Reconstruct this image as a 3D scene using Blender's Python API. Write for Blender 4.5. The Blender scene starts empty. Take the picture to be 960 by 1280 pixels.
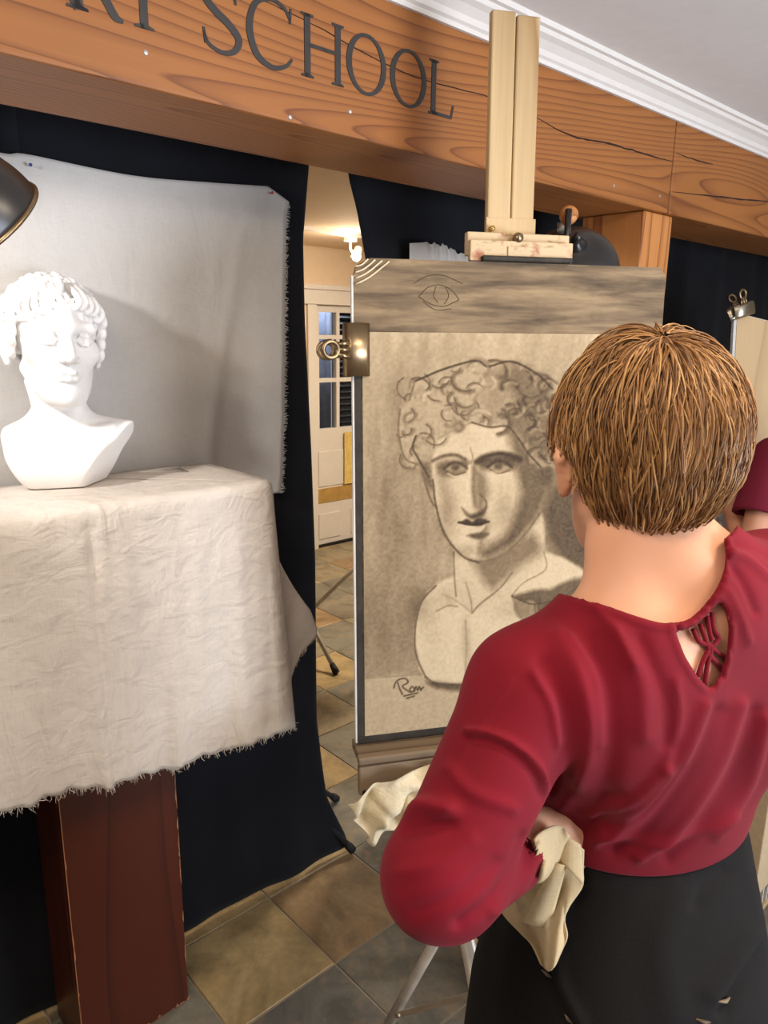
import bpy, math, random
import numpy as np
from mathutils import Matrix, Vector

random.seed(7)
rng = np.random.default_rng(7)
scene = bpy.context.scene
COL = scene.collection

# ------------------------------------------------------------------ camera
FPX, PITCH, ROLL, CAMH = 925.0, math.radians(13.5), math.radians(0.8), 1.6
_f = np.array([0, math.cos(PITCH), -math.sin(PITCH)])
_r0 = np.array([1.0, 0, 0]); _u0 = np.cross(_r0, _f)
_R = math.cos(ROLL) * _r0 + math.sin(ROLL) * _u0
_U = -math.sin(ROLL) * _r0 + math.cos(ROLL) * _u0
CAM = np.array([0, 0, CAMH])
cam = bpy.data.cameras.new('camera')
cam.sensor_fit = 'VERTICAL'; cam.sensor_height = 36.0; cam.lens = FPX / 1280 * 36.0
cam.clip_start = 0.02
cam_o = bpy.data.objects.new('camera', cam); COL.objects.link(cam_o)
m = Matrix.Identity(4)
for i in range(3):
    m[i][0] = _R[i]; m[i][1] = _U[i]; m[i][2] = -_f[i]; m[i][3] = CAM[i]
cam_o.matrix_world = m
scene.camera = cam_o

# ------------------------------------------------------------------ world, lights, exposure
scene.view_settings.view_transform = 'Standard'
scene.view_settings.look = 'None'
scene.view_settings.gamma = 1.0
scene.view_settings.use_curve_mapping = False
scene.view_settings.exposure = 0.22
w = bpy.data.worlds.new('world'); scene.world = w; w.use_nodes = True
w.node_tree.nodes['Background'].inputs[0].default_value = (0.92, 0.88, 0.85, 1)
w.node_tree.nodes['Background'].inputs[1].default_value = 0.30

def light(name, kind, loc, target, energy, color, size=0.3, spot=None, blend=0.5):
    l = bpy.data.lights.new(name, kind); l.energy = energy; l.color = color
    if kind == 'AREA':
        l.shape = 'DISK'; l.size = size
        if 'window' in name: l.spread = math.radians(120)
    else: l.shadow_soft_size = size
    if spot: l.spot_size = math.radians(spot); l.spot_blend = blend
    o = bpy.data.objects.new(name, l); COL.objects.link(o); o.location = loc
    d = Vector(target) - Vector(loc)
    o.rotation_euler = d.to_track_quat('-Z', 'Y').to_euler()
    return o
light('bust_spotlight', 'SPOT', (-0.87, 0.76, 1.885), (-0.56, 1.40, 1.56), 25, (1.0, 0.97, 0.95), 0.035, 62, 0.5)
light('ceiling_lamp', 'AREA', (-0.35, 0.0, 2.2), (-0.1, 0.6, 0), 11, (1.0, 0.84, 0.66), 0.5)
light('ceiling_lamp', 'AREA', (0.85, 0.55, 2.2), (0.75, 0.75, 0), 11, (1.0, 0.82, 0.62), 0.4)
light('window_daylight', 'AREA', (3.2, -0.7, 1.0), (1.15, 1.0, 2.3), 72, (0.80, 0.88, 1.0), 1.9)
light('vestibule_fill', 'AREA', tuple((math.sin(math.radians(47.5)) * 3.55 - math.cos(math.radians(47.5)) * 4.50, math.cos(math.radians(47.5)) * 3.55 + math.sin(math.radians(47.5)) * 4.50, 2.05)), (-0.6, 5.9, 1.1), 7, (0.85, 0.92, 1.0), 0.14)  # small added lamp behind the door, brightens the drape and slats
light('back_room_lamp', 'AREA', (0.9, 4.0, 2.1), (0.3, 4.0, 0), 60, (1.0, 0.84, 0.62), 0.5)

# ------------------------------------------------------------------ geometry of the place
def ray(px, py): return _R * (px - 480) / FPX + _U * (640 - py) / FPX + _f
def at(px, py, depth): return CAM + ray(px, py) * depth
def onz(px, py, z=0.0):
    v = ray(px, py); return CAM + v * (z - CAMH) / v[2]
def proj(P):
    v = np.asarray(P) - CAM; d = v @ _f
    return 480 + FPX * (v @ _R) / d, 640 - FPX * (v @ _U) / d, d
BA = math.radians(47.5)                      # the beam, walls and tiles run along this bearing
DV = np.array([math.sin(BA), math.cos(BA), 0]); NV = np.array([-math.cos(BA), math.sin(BA), 0])
def bd(d, n, z): return DV * d + NV * n + np.array([0, 0, z])
BROT = math.pi / 2 - BA
def on_n(px, py, n):
    v = ray(px, py); return CAM + v * (n - CAM @ NV) / (v @ NV)

# ------------------------------------------------------------------ helpers
def srgb(r, g, b):
    c = np.array([r, g, b]) / 255.0
    c = np.where(c <= 0.04045, c / 12.92, ((c + 0.055) / 1.055) ** 2.4)
    return (float(c[0]), float(c[1]), float(c[2]), 1.0)

class NT:
    def __init__(s, name):
        s.m = bpy.data.materials.new(name); s.m.use_nodes = True
        s.t = s.m.node_tree; s.b = s.t.nodes['Principled BSDF']
    def n(s, typ, **kw):
        x = s.t.nodes.new(typ)
        for k, v in kw.items():
            if k.startswith('_'): setattr(x, k[1:], v)
            else:
                k = k.replace('__', ' ')
                x.inputs[k].default_value = v
        return x
    def l(s, a, b): s.t.links.new(a, b)
    def ramp(s, fac, stops):
        x = s.t.nodes.new('ShaderNodeValToRGB'); e = x.color_ramp.elements
        while len(e) < len(stops): e.new(0.5)
        for i, (p, c) in enumerate(stops): e[i].position = p; e[i].color = c
        s.l(fac, x.inputs[0]); return x.outputs[0]
    def coords(s, scale=(1, 1, 1), kind='Object'):
        tc = s.n('ShaderNodeTexCoord'); mp = s.n('ShaderNodeMapping'); mp.inputs['Scale'].default_value = scale
        s.l(tc.outputs[kind], mp.inputs[0]); return mp.outputs[0]
    def noise(s, vec, scale, detail=4, rough=0.55, dist=0.0):
        x = s.n('ShaderNodeTexNoise', Scale=scale, Detail=detail, Roughness=rough, Distortion=dist)
        s.l(vec, x.inputs['Vector']); return x.outputs['Fac']
    def math(s, op, a, b=None):
        x = s.n('ShaderNodeMath', _operation=op)
        for i, v in enumerate((a, b)):
            if v is None: continue
            if isinstance(v, (int, float)): x.inputs[i].default_value = v
            else: s.l(v, x.inputs[i])
        return x.outputs[0]
    def mix(s, fac, a, b, mode='MIX'):
        x = s.n('ShaderNodeMix', _data_type='RGBA', _blend_type=mode)
        for i, v in ((0, fac), (6, a), (7, b)):
            if isinstance(v, (int, float, tuple)): x.inputs[i].default_value = v
            else: s.l(v, x.inputs[i])
        return x.outputs[2]
    def bump(s, h, strength=0.3, dist=0.002):
        x = s.n('ShaderNodeBump', Strength=strength, Distance=dist); s.l(h, x.inputs['Height']); s.l(x.outputs[0], s.b.inputs['Normal'])
    def base(s, c):
        if isinstance(c, tuple): s.b.inputs['Base Color'].default_value = c
        else: s.l(c, s.b.inputs['Base Color'])
    def done(s, rough=0.6, metal=0.0, spec=0.4, **kw):
        s.b.inputs['Roughness'].default_value = rough; s.b.inputs['Metallic'].default_value = metal
        s.b.inputs['Specular IOR Level'].default_value = spec
        for k, v in kw.items(): s.b.inputs[k.replace('__', ' ')].default_value = v
        return s.m

def plain(name, c, rough=0.6, metal=0.0, var=0.12, scale=20, bump=0.0, spec=0.4):
    t = NT(name); v = t.coords(); nz = t.noise(v, scale)
    d = tuple(x * (1 - var * 1.6) for x in c[:3]) + (1,); l_ = tuple(min(1, x * (1 + var)) for x in c[:3]) + (1,)
    t.base(t.ramp(nz, [(0.3, d), (0.7, l_)]))
    if bump: t.bump(t.noise(v, scale * 6), bump, 0.002)
    return t.done(rough, metal, spec)

def wood(name, light_, dark, axis=0, freq=26, stretch=0.09, rough=0.55, base_scale=3.2, fine=0.35, bump=0.15):
    t = NT(name)
    sc = [1.0, 1.0, 1.0]; sc[axis] = stretch
    v = t.coords(tuple(sc))
    n1 = t.noise(v, base_scale, 1.5, 0.45, 0.25)
    ring = t.math('FRACT', t.math('MULTIPLY', n1, freq))
    sc2 = [90.0, 90.0, 90.0]; sc2[axis] = 2.5
    v2 = t.coords(tuple(sc2)); n2 = t.noise(v2, 1.6, 3)
    mid = tuple((a * 0.55 + b * 0.45) for a, b in zip(light_, dark))
    c1 = t.ramp(ring, [(0.0, light_), (0.45, light_), (0.82, mid), (0.94, dark), (1.0, light_)])
    c2 = t.mix(fine, c1, t.ramp(n2, [(0.3, dark), (0.65, light_)]), 'MULTIPLY')
    n3 = t.noise(t.coords(), 2.3, 2)
    c3 = t.mix(0.35, c2, t.ramp(n3, [(0.3, (0.62, 0.55, 0.5, 1)), (0.7, (1, 1, 1, 1))]), 'MULTIPLY')
    t.base(c3); t.bump(n2, bump, 0.001)
    return t.done(rough)

def cloth(name, c, weave=900, rough=0.9, var=0.08, stain=None, sheen=0.0, bump=0.25, wrinkle=0.0):
    t = NT(name); v = t.coords()
    nz = t.noise(v, 5, 3); fine = t.noise(t.coords((weave * 0.05, weave * 0.05, weave * 0.6)), 1.0, 2)
    fine2 = t.noise(t.coords((weave * 0.6, weave * 0.6, weave * 0.05)), 1.0, 2)
    s = t.math('ADD', fine, fine2)
    d = tuple(x * (1 - var * 1.5) for x in c[:3]) + (1,); l_ = tuple(min(1, x * (1 + var)) for x in c[:3]) + (1,)
    col = t.ramp(nz, [(0.3, d), (0.7, l_)])
    col = t.mix(0.3, col, t.ramp(s, [(0.75, (0.75, 0.74, 0.72, 1)), (1.2 if False else 1.0, (1, 1, 1, 1))]), 'MULTIPLY')
    if stain:
        st = t.noise(v, stain[1], 3, 0.6); col = t.mix(t.ramp(st, [(stain[2], (0, 0, 0, 1)), (stain[2] + 0.12, (0.75, 0.75, 0.75, 1))]), col, stain[0])
    t.base(col)
    if wrinkle:
        wr = t.noise(t.coords((1, 1, 0.55)), 9, 3, 0.5, 1.5); wr2 = t.noise(t.coords((1, 1, 1.8)), 16, 3, 0.5, 0.8)
        hgt = t.math('ADD', t.math('ADD', wr, t.math('MULTIPLY', wr2, 0.5)), t.math('MULTIPLY', s, 0.02)); t.bump(hgt, wrinkle, 0.02)
    else: t.bump(s, bump, 0.0008)
    return t.done(rough, 0, 0.2, Sheen__Weight=sheen)

class MB:
    """collects shapes in one mesh"""
    def __init__(s): s.v = []; s.f = []
    def add(s, vs, fs):
        o = len(s.v); s.v += [tuple(map(float, p)) for p in vs]; s.f += [tuple(i + o for i in f) for f in fs]; return s
    def box(s, lo, hi, M=None):
        x0, y0, z0 = lo; x1, y1, z1 = hi
        vs = [(x0, y0, z0), (x1, y0, z0), (x1, y1, z0), (x0, y1, z0), (x0, y0, z1), (x1, y0, z1), (x1, y1, z1), (x0, y1, z1)]
        if M is not None: vs = [M @ Vector(p) for p in vs]
        return s.add(vs, [(0, 3, 2, 1), (4, 5, 6, 7), (0, 1, 5, 4), (1, 2, 6, 5), (2, 3, 7, 6), (3, 0, 4, 7)])
    def tube(s, pts, r, n=10, caps=True):
        pts = [Vector(p) for p in pts]; k = len(pts)
        rs = [r] * k if isinstance(r, (int, float)) else list(r)
        up = Vector((0, 0, 1)); vs = []; prev = None
        for i, p in enumerate(pts):
            t = (pts[min(i + 1, k - 1)] - pts[max(i - 1, 0)]).normalized()
            if prev is None:
                a = up if abs(t.z) < 0.9 else Vector((1, 0, 0)); x = t.cross(a).normalized()
            else:
                x = prev - t * prev.dot(t); x.normalize()
            prev = x; y = t.cross(x)
            for j in range(n):
                an = 2 * math.pi * j / n; vs.append(p + (x * math.cos(an) + y * math.sin(an)) * rs[i])
        fs = [(i * n + j, i * n + (j + 1) % n, (i + 1) * n + (j + 1) % n, (i + 1) * n + j) for i in range(k - 1) for j in range(n)]
        if caps: fs += [tuple(range(n))[::-1], tuple(range((k - 1) * n, k * n))]
        return s.add(vs, fs)
    def lathe(s, prof, n=32, M=None, close=False):
        vs = []; k = len(prof)
        for r, z in prof:
            for j in range(n):
                a = 2 * math.pi * j / n; p = Vector((r * math.cos(a), r * math.sin(a), z)); vs.append(M @ p if M is not None else p)
        fs = [(i * n + j, i * n + (j + 1) % n, (i + 1) * n + (j + 1) % n, (i + 1) * n + j) for i in range(k - 1) for j in range(n)]
        return s.add(vs, fs)
    def prism(s, poly, y0, y1):
        """polygon in x-z, extruded along y"""
        n = len(poly)
        vs = [(x, y0, z) for x, z in poly] + [(x, y1, z) for x, z in poly]
        fs = [tuple(range(n)), tuple(range(2 * n - 1, n - 1, -1))] + [(i, i + n, (i + 1) % n + n, (i + 1) % n) for i in range(n)]
        return s.add(vs, fs)
    def grid(s, P):
        a, b = P.shape[:2]
        return s.add(P.reshape(-1, 3), [(i * b + j, i * b + j + 1, (i + 1) * b + j + 1, (i + 1) * b + j) for i in range(a - 1) for j in range(b - 1)])

def fast_mesh(name, V, Fq):
    me = bpy.data.meshes.new(name); V = np.asarray(V, np.float32); Fq = np.asarray(Fq, np.int32); k = Fq.shape[1]
    me.vertices.add(len(V)); me.vertices.foreach_set('co', V.ravel())
    me.loops.add(Fq.size); me.loops.foreach_set('vertex_index', Fq.ravel())
    me.polygons.add(len(Fq)); me.polygons.foreach_set('loop_start', np.arange(0, Fq.size, k, dtype=np.int32))
    me.update(calc_edges=True); me.validate(); return me

def obj(name, geo, mat_, parent=None, smooth=False, bevel=0.0, solid=0.0, subsurf=0):
    if isinstance(geo, MB):
        me = bpy.data.meshes.new(name); me.from_pydata(geo.v, [], geo.f); me.update()
    else: me = geo
    if mat_: me.materials.append(mat_)
    if smooth: me.polygons.foreach_set('use_smooth', [True] * len(me.polygons))
    o = bpy.data.objects.new(name, me); COL.objects.link(o)
    if parent: o.parent = parent
    if solid: md = o.modifiers.new('s', 'SOLIDIFY'); md.thickness = solid; md.offset = 0
    if bevel: md = o.modifiers.new('b', 'BEVEL'); md.width = bevel; md.segments = 2; md.limit_method = 'ANGLE'
    if subsurf: md = o.modifiers.new('u', 'SUBSURF'); md.levels = subsurf; md.render_levels = subsurf
    return o
def tag(o, label, cat, group=None, kind=None):
    o['label'] = label; o['category'] = cat
    if group: o['group'] = group
    if kind: o['kind'] = kind
    return o
def thing(name, label, cat, loc=(0, 0, 0), rotz=0.0, group=None, M=None):
    o = bpy.data.objects.new(name, None); COL.objects.link(o); o.empty_display_size = 0.05
    if M is not None: o.matrix_world = M
    else: o.location = loc; o.rotation_euler = (0, 0, rotz)
    return tag(o, label, cat, group)
def struct(o, label=None, cat=None):
    o['kind'] = 'structure'
    if label: o['label'] = label
    if cat: o['category'] = cat
    return o
def frame(o, x, y, z):
    M = Matrix.Identity(4)
    for i in range(3): M[i][0] = x[i]; M[i][1] = y[i]; M[i][2] = z[i]; M[i][3] = o[i]
    return M
def axis_frame(o, z):
    z = Vector(z).normalized(); a = Vector((0, 0, 1)) if abs(z.z) < 0.95 else Vector((1, 0, 0))
    x = a.cross(z).normalized(); y = z.cross(x); return frame(o, x, y, z)
def catmull(P, per=8):
    P = np.asarray(P, float); out = []
    Q = np.vstack([2 * P[0] - P[1], P, 2 * P[-1] - P[-2]])
    for i in range(1, len(Q) - 2):
        for t in np.linspace(0, 1, per, endpoint=False):
            a, b, c, d = Q[i - 1], Q[i], Q[i + 1], Q[i + 2]
            out.append(0.5 * (2 * b + (c - a) * t + (2 * a - 5 * b + 4 * c - d) * t * t + (3 * b - a - 3 * c + d) * t ** 3))
    out.append(P[-1]); return np.array(out)

# ---- signed distance modelling (bodies, plaster)
class SDF:
    def __init__(s, lo, hi, h):
        s.lo = np.array(lo, np.float32); s.h = h
        s.ax = [np.arange(lo[i], hi[i] + h, h, dtype=np.float32) for i in range(3)]
        s.D = np.full([len(a) for a in s.ax], 1.0, np.float32)
    def _sub(s, lo, hi, pad):
        sl = []
        for i in range(3):
            a = int(np.searchsorted(s.ax[i], lo[i] - pad)); b = int(np.searchsorted(s.ax[i], hi[i] + pad))
            if b <= a: return None
            sl.append(slice(a, b))
        X = s.ax[0][sl[0]][:, None, None]; Y = s.ax[1][sl[1]][None, :, None]; Z = s.ax[2][sl[2]][None, None, :]
        return tuple(sl), X, Y, Z
    def _op(s, sl, d, k, op):
        a = s.D[sl]
        if op == 'sub':
            d = -d; hh = np.maximum(k - np.abs(a - d), 0) / max(k, 1e-6); s.D[sl] = np.maximum(a, d) + hh * hh * k * 0.25
        else:
            hh = np.maximum(k - np.abs(a - d), 0) / max(k, 1e-6); s.D[sl] = np.minimum(a, d) - hh * hh * k * 0.25
    def cap(s, a, b, ra, rb=None, k=0.01, op='add'):
        a = np.array(a, np.float32); b = np.array(b, np.float32); rb = ra if rb is None else rb; R = max(ra, rb)
        q = s._sub(np.minimum(a, b) - R, np.maximum(a, b) + R, k + 3 * s.h)
        if q is None: return s
        sl, X, Y, Z = q; ba = b - a; L = max(float(ba @ ba), 1e-9)
        t = np.clip(((X - a[0]) * ba[0] + (Y - a[1]) * ba[1] + (Z - a[2]) * ba[2]) / L, 0, 1)
        d = np.sqrt((X - a[0] - t * ba[0]) ** 2 + (Y - a[1] - t * ba[1]) ** 2 + (Z - a[2] - t * ba[2]) ** 2) - (ra + (rb - ra) * t)
        s._op(sl, d, k, op); return s
    def chain(s, pts, rs, k=0.01, op='add'):
        for i in range(len(pts) - 1):
            r0 = rs if isinstance(rs, (int, float)) else rs[i]; r1 = rs if isinstance(rs, (int, float)) else rs[i + 1]
            s.cap(pts[i], pts[i + 1], r0, r1, k, op)
        return s
    def ell(s, c, r, rot=None, k=0.01, op='add'):
        c = np.array(c, np.float32); r = np.array(r, np.float32); R = float(r.max())
        if rot is None: lo, hi = c - r, c + r
        else:
            ex = np.sqrt(((np.array(rot) * r[None, :]) ** 2).sum(1)); lo, hi = c - ex, c + ex
        q = s._sub(lo, hi, k + 3 * s.h)
        if q is None: return s
        sl, X, Y, Z = q; x, y, z = X - c[0], Y - c[1], Z - c[2]
        if rot is not None:
            A = np.array(rot, np.float32)
            x, y, z = (A[0, 0] * x + A[1, 0] * y + A[2, 0] * z, A[0, 1] * x + A[1, 1] * y + A[2, 1] * z, A[0, 2] * x + A[1, 2] * y + A[2, 2] * z)
        k0 = np.sqrt((x / r[0]) ** 2 + (y / r[1]) ** 2 + (z / r[2]) ** 2)
        k1 = np.sqrt((x / r[0] ** 2) ** 2 + (y / r[1] ** 2) ** 2 + (z / r[2] ** 2) ** 2) + 1e-6
        s._op(sl, k0 * (k0 - 1) / k1, k, op); return s
    def halfspace(s, p, n, k=0.002):
        """cut away everything on the side the normal points to"""
        n = np.array(n, float); n = n / np.linalg.norm(n)
        X = s.ax[0][:, None, None]; Y = s.ax[1][None, :, None]; Z = s.ax[2][None, None, :]
        d = ((X - p[0]) * n[0] + (Y - p[1]) * n[1] + (Z - p[2]) * n[2]).astype(np.float32)
        a = s.D; hh = np.maximum(k - np.abs(a - d), 0) / max(k, 1e-6); s.D = np.maximum(a, d) + hh * hh * k * 0.25; return s
    def mesh(s, name, disp=None):
        D = s.D; ins = D < 0; nx, ny, nz = D.shape
        cnt = np.zeros((nx - 1, ny - 1, nz - 1), np.int8)
        offs = [(i, j, k) for i in (0, 1) for j in (0, 1) for k in (0, 1)]
        for i, j, k in offs: cnt += ins[i:nx - 1 + i, j:ny - 1 + j, k:nz - 1 + k]
        act = (cnt > 0) & (cnt < 8); ii, jj, kk = np.nonzero(act)
        vid = np.full(act.shape, -1, np.int32); vid[ii, jj, kk] = np.arange(len(ii))
        C = np.stack([D[ii + a, jj + b, kk + c] for a, b, c in offs], 1)
        acc = np.zeros((len(ii), 3)); num = np.zeros(len(ii)); O = np.array(offs, float)
        for a in range(8):
            for b in range(a + 1, 8):
                if np.abs(O[a] - O[b]).sum() != 1: continue
                sg = (C[:, a] < 0) != (C[:, b] < 0); t = C[:, a] / np.where(sg, C[:, a] - C[:, b], 1)
                acc[sg] += (O[a] + (O[b] - O[a]) * t[:, None])[sg]; num[sg] += 1
        V = (np.stack([ii, jj, kk], 1) + acc / num[:, None]) * s.h + s.lo
        faces = []
        for ax in range(3):
            sl0 = [slice(1, -1)] * 3; sl1 = [slice(1, -1)] * 3; sl0[ax] = slice(0, -1); sl1[ax] = slice(1, None)
            A, B = ins[tuple(sl0)], ins[tuple(sl1)]; p = np.stack(np.nonzero(A != B), 1); base = p.copy()
            for q in range(3):
                if q != ax: base[:, q] += 1
            u, v = (ax + 1) % 3, (ax + 2) % 3
            def g(du, dv):
                t = base.copy(); t[:, u] += du; t[:, v] += dv; return vid[t[:, 0], t[:, 1], t[:, 2]]
            Fq = np.stack([g(-1, -1), g(0, -1), g(0, 0), g(-1, 0)], 1)
            flip = ~A[p[:, 0], p[:, 1], p[:, 2]]; Fq[flip] = Fq[flip][:, ::-1]; faces.append(Fq)
        Fq = np.vstack(faces); Fq = Fq[(Fq >= 0).all(1)]
        if disp is not None:
            nrm = vnormals(V, Fq); V = V + nrm * disp(V, nrm)[:, None]
        return fast_mesh(name, V, Fq)
def vnormals(V, Fq):
    n = np.cross(V[Fq[:, 2]] - V[Fq[:, 0]], V[Fq[:, 3]] - V[Fq[:, 1]]); out = np.zeros_like(V)
    for c in range(4): np.add.at(out, Fq[:, c], n)
    return out / (np.linalg.norm(out, axis=1, keepdims=True) + 1e-12)
def seg_dist2d(px, py, pts):
    d = np.full(px.shape, 1e9); pts = np.asarray(pts, float)
    for a, b in zip(pts[:-1], pts[1:]):
        e = b - a; t = np.clip(((px - a[0]) * e[0] + (py - a[1]) * e[1]) / max(e @ e, 1e-9), 0, 1)
        d = np.minimum(d, np.hypot(px - a[0] - t * e[0], py - a[1] - t * e[1]))
    return d

# ------------------------------------------------------------------ materials
M = {}
M['white_paint'] = plain('white_paint', srgb(216, 209, 202), 0.6, var=0.02)
M['ceiling'] = plain('ceiling_paint', srgb(226, 222, 218), 0.8, var=0.02)
M['back_wall'] = plain('back_wall_paint', srgb(224, 200, 172), 0.8, var=0.02)
M['beam'] = wood('fir_beam', srgb(176, 116, 58), srgb(130, 77, 36), 0, 85, 0.085, 0.5, 2.6)
M['post'] = wood('fir_post', srgb(212, 150, 86), srgb(150, 88, 42), 2, 20, 0.1, 0.5)
M['pine'] = wood('pine', srgb(214, 190, 148), srgb(172, 140, 96), 2, 16, 0.05, 0.6)
M['tray'] = wood('worn_tray_wood', srgb(150, 130, 106), srgb(96, 78, 60), 0, 14, 0.06, 0.7)
M['mahogany'] = wood('mahogany_stain', srgb(94, 40, 22), srgb(72, 29, 17), 2, 14, 0.1, 0.38, fine=0.25)
M['chip'] = plain('bare_wood', srgb(180, 120, 80), 0.7)
M['crack'] = plain('crack_shadow', srgb(40, 22, 12), 0.9)
M['letter'] = plain('letter_paint', srgb(52, 48, 46), 0.45)
M['screw'] = plain('screw_metal', srgb(200, 196, 190), 0.35, 0.8)
M['curtain'] = cloth('black_curtain', srgb(21, 22, 27), 500, 0.95, 0.15, sheen=0.05)
M['linen'] = cloth('grey_white_linen', srgb(188, 184, 180), 1000, 0.9, 0.03, wrinkle=0.15)
M['muslin'] = cloth('cream_muslin', srgb(218, 208, 197), 700, 0.9, 0.05, wrinkle=0.5)
M['rag'] = cloth('cream_rag', srgb(222, 206, 174), 700, 0.9, 0.06, wrinkle=0.6)
M['plaster'] = plain('white_plaster', srgb(240, 238, 236), 0.55, var=0.01, spec=0.3)
M['black_metal'] = plain('black_metal', srgb(34, 32, 31), 0.32, 0.0, 0.1, spec=0.6)
M['lamp_inside'] = plain('lamp_inside', srgb(230, 228, 220), 0.4)
M['rubber'] = plain('black_rubber', srgb(24, 24, 25), 0.7)
M['steel'] = plain('brushed_steel', srgb(176, 164, 146), 0.3, 0.9, 0.12)
M['antique_steel'] = plain('bronzed_steel', srgb(150, 128, 98), 0.32, 0.9, 0.2)
M['aluminium'] = plain('grey_aluminium', srgb(196, 186, 172), 0.45, 0.3)
M['brass'] = plain('brass_plate', srgb(214, 180, 110), 0.3, 0.7)
M['board_edge'] = plain('board_edge', srgb(216, 212, 206), 0.7)
M['dark_tape'] = plain('dark_tape', srgb(52, 46, 40), 0.7, var=0.3, scale=30)
M['yellow'] = plain('yellow_paper', srgb(220, 190, 110), 0.8)
M['shutter'] = plain('blue_grey_dark', srgb(70, 76, 88), 0.6)
M['dress_black'] = cloth('black_cotton', srgb(25, 23, 22), 700, 0.95, 0.15)
M['maroon'] = cloth('maroon_jersey', srgb(112, 30, 48), 900, 0.9, 0.1)
M['jeans'] = cloth('dark_denim', srgb(40, 44, 58), 700, 0.95, 0.15)
def slate():
    t = NT('slate_tile'); tc = t.n('ShaderNodeTexCoord'); oi = t.n('ShaderNodeObjectInfo')
    cb = t.n('ShaderNodeCombineXYZ'); mul = t.math('MULTIPLY', oi.outputs['Random'], 37.0)
    for i in range(3): t.l(mul, cb.inputs[i])
    va = t.n('ShaderNodeVectorMath', _operation='ADD'); t.l(tc.outputs['Object'], va.inputs[0]); t.l(cb.outputs[0], va.inputs[1])
    v = va.outputs[0]
    n1 = t.noise(v, 5, 4, 0.6, 1.2); n2 = t.noise(v, 16, 5, 0.65, 0.6); n3 = t.noise(v, 60, 3)
    dark = t.mix(1.0, oi.outputs['Color'], (0.56, 0.57, 0.57, 1), 'MULTIPLY')
    warm = t.mix(0.5, oi.outputs['Color'], srgb(176, 138, 84))
    c = t.mix(t.ramp(n1, [(0.36, (0, 0, 0, 1)), (0.6, (1, 1, 1, 1))]), dark, oi.outputs['Color'])
    c = t.mix(t.ramp(n2, [(0.5, (0, 0, 0, 1)), (0.72, (0.7, 0.7, 0.7, 1))]), c, warm)
    c = t.mix(0.35, c, t.ramp(n3, [(0.35, (0.6, 0.6, 0.6, 1)), (0.65, (1, 1, 1, 1))]), 'MULTIPLY')
    t.base(c); t.bump(t.math('ADD', n1, n2), 0.35, 0.004)
    return t.done(0.38, 0, 0.5)
M['slate'] = slate()
M['grout'] = plain('grout', srgb(168, 158, 142), 0.9, var=0.1, scale=40)

def glass():
    t = NT('window_glass'); return t.done(0.03, 0, 0.5, Transmission__Weight=1.0, IOR=1.1)
M['glass'] = glass()

# ================================================================== SETTING
# floor: grout bed with slate tiles one foot square, laid along the beam
floor = obj('floor', MB().box((-4, -4, -0.06), (5, 5, -0.004)), M['grout'])
floor.location = bd(1.5, 1.6, 0); floor.rotation_euler = (0, 0, BROT); struct(floor)
T = 0.3065; g = 0.0022
tile_me = bpy.data.meshes.new('tile')
_tb = MB(); hw = T / 2 - g
_tb.add([(-hw, -hw, -0.01), (hw, -hw, -0.01), (hw, hw, -0.01), (-hw, hw, -0.01)] + [(x * (hw - 0.002), y * (hw - 0.002), 0) for x, y in ((-1, -1), (1, -1), (1, 1), (-1, 1))] +
        [(x * hw, y * hw, -0.002) for x, y in ((-1, -1), (1, -1), (1, 1), (-1, 1))],
        [(4, 5, 6, 7)] + [(8 + i, 8 + (i + 1) % 4, 4 + (i + 1) % 4, 4 + i) for i in range(4)] + [(i, (i + 1) % 4, 8 + (i + 1) % 4, 8 + i) for i in range(4)])
tile_me.from_pydata(_tb.v, [], _tb.f); tile_me.materials.append(M['slate'])
SL = [srgb(132, 128, 116), srgb(158, 146, 120), srgb(184, 160, 116), srgb(142, 134, 118), srgb(166, 138, 102), srgb(126, 124, 116)]
tr = random.Random(5); fix = {(-1, 0): 2, (-2, 0): 0, (-1, -1): 5, (-2, -1): 3, (-1, 1): 2, (0, 0): 4, (0, -1): 0, (0, 1): 2, (0, 2): 3}
for i in range(-5, 9):
    for j in range(-4, 11):
        o = bpy.data.objects.new('tile', tile_me); COL.objects.link(o)
        o.parent = floor
        o.location = (1.0025 + (i + 0.5) * T - 1.5, 1.2585 + (j + 0.5) * T - 1.6, tr.uniform(-0.0012, 0.0008))
        o.rotation_euler = (tr.uniform(-.002, .002), tr.uniform(-.002, .002), tr.choice((0, 1, 2, 3)) * math.pi / 2)
        o.color = SL[fix[(i, j)]] if (i, j) in fix else tr.choice(SL[:5])

ZB, ZT = 1.95, 2.192
N0, N1 = 1.136, 1.385
ceil = obj('ceiling', MB().box((-3, -3.6, 2.252), (5.5, N0 + 0.01, 2.30)), M['ceiling'])
ceil.rotation_euler = (0, 0, BROT); struct(ceil)
ceil2 = obj('ceiling', MB().box((-3, N0 + 0.05, 2.19), (5.5, 4.4, 2.24)), M['back_wall']); ceil2.rotation_euler = (0, 0, BROT); struct(ceil2)

# crown moulding between beam and ceiling
prof = [(0, 0), (0.008, 0), (0.010, 0.008), (0.016, 0.012), (0.020, 0.022), (0.034, 0.034), (0.046, 0.040), (0.050, 0.048), (0.058, 0.050), (0.060, 0.060), (0, 0.060)]
mb = MB(); k = len(prof)
mb.add([(-2.5, -y, ZT + z) for y, z in prof] + [(5.5, -y, ZT + z) for y, z in prof], [(i, (i + 1) % k, (i + 1) % k + k, i + k) for i in range(k)] + [tuple(range(k))[::-1], tuple(range(k, 2 * k))])
crown = obj('trim_1', mb, M['white_paint']); crown.location = bd(0, N0 - 0.001, 0); crown.rotation_euler = (0, 0, BROT); struct(crown)

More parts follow.
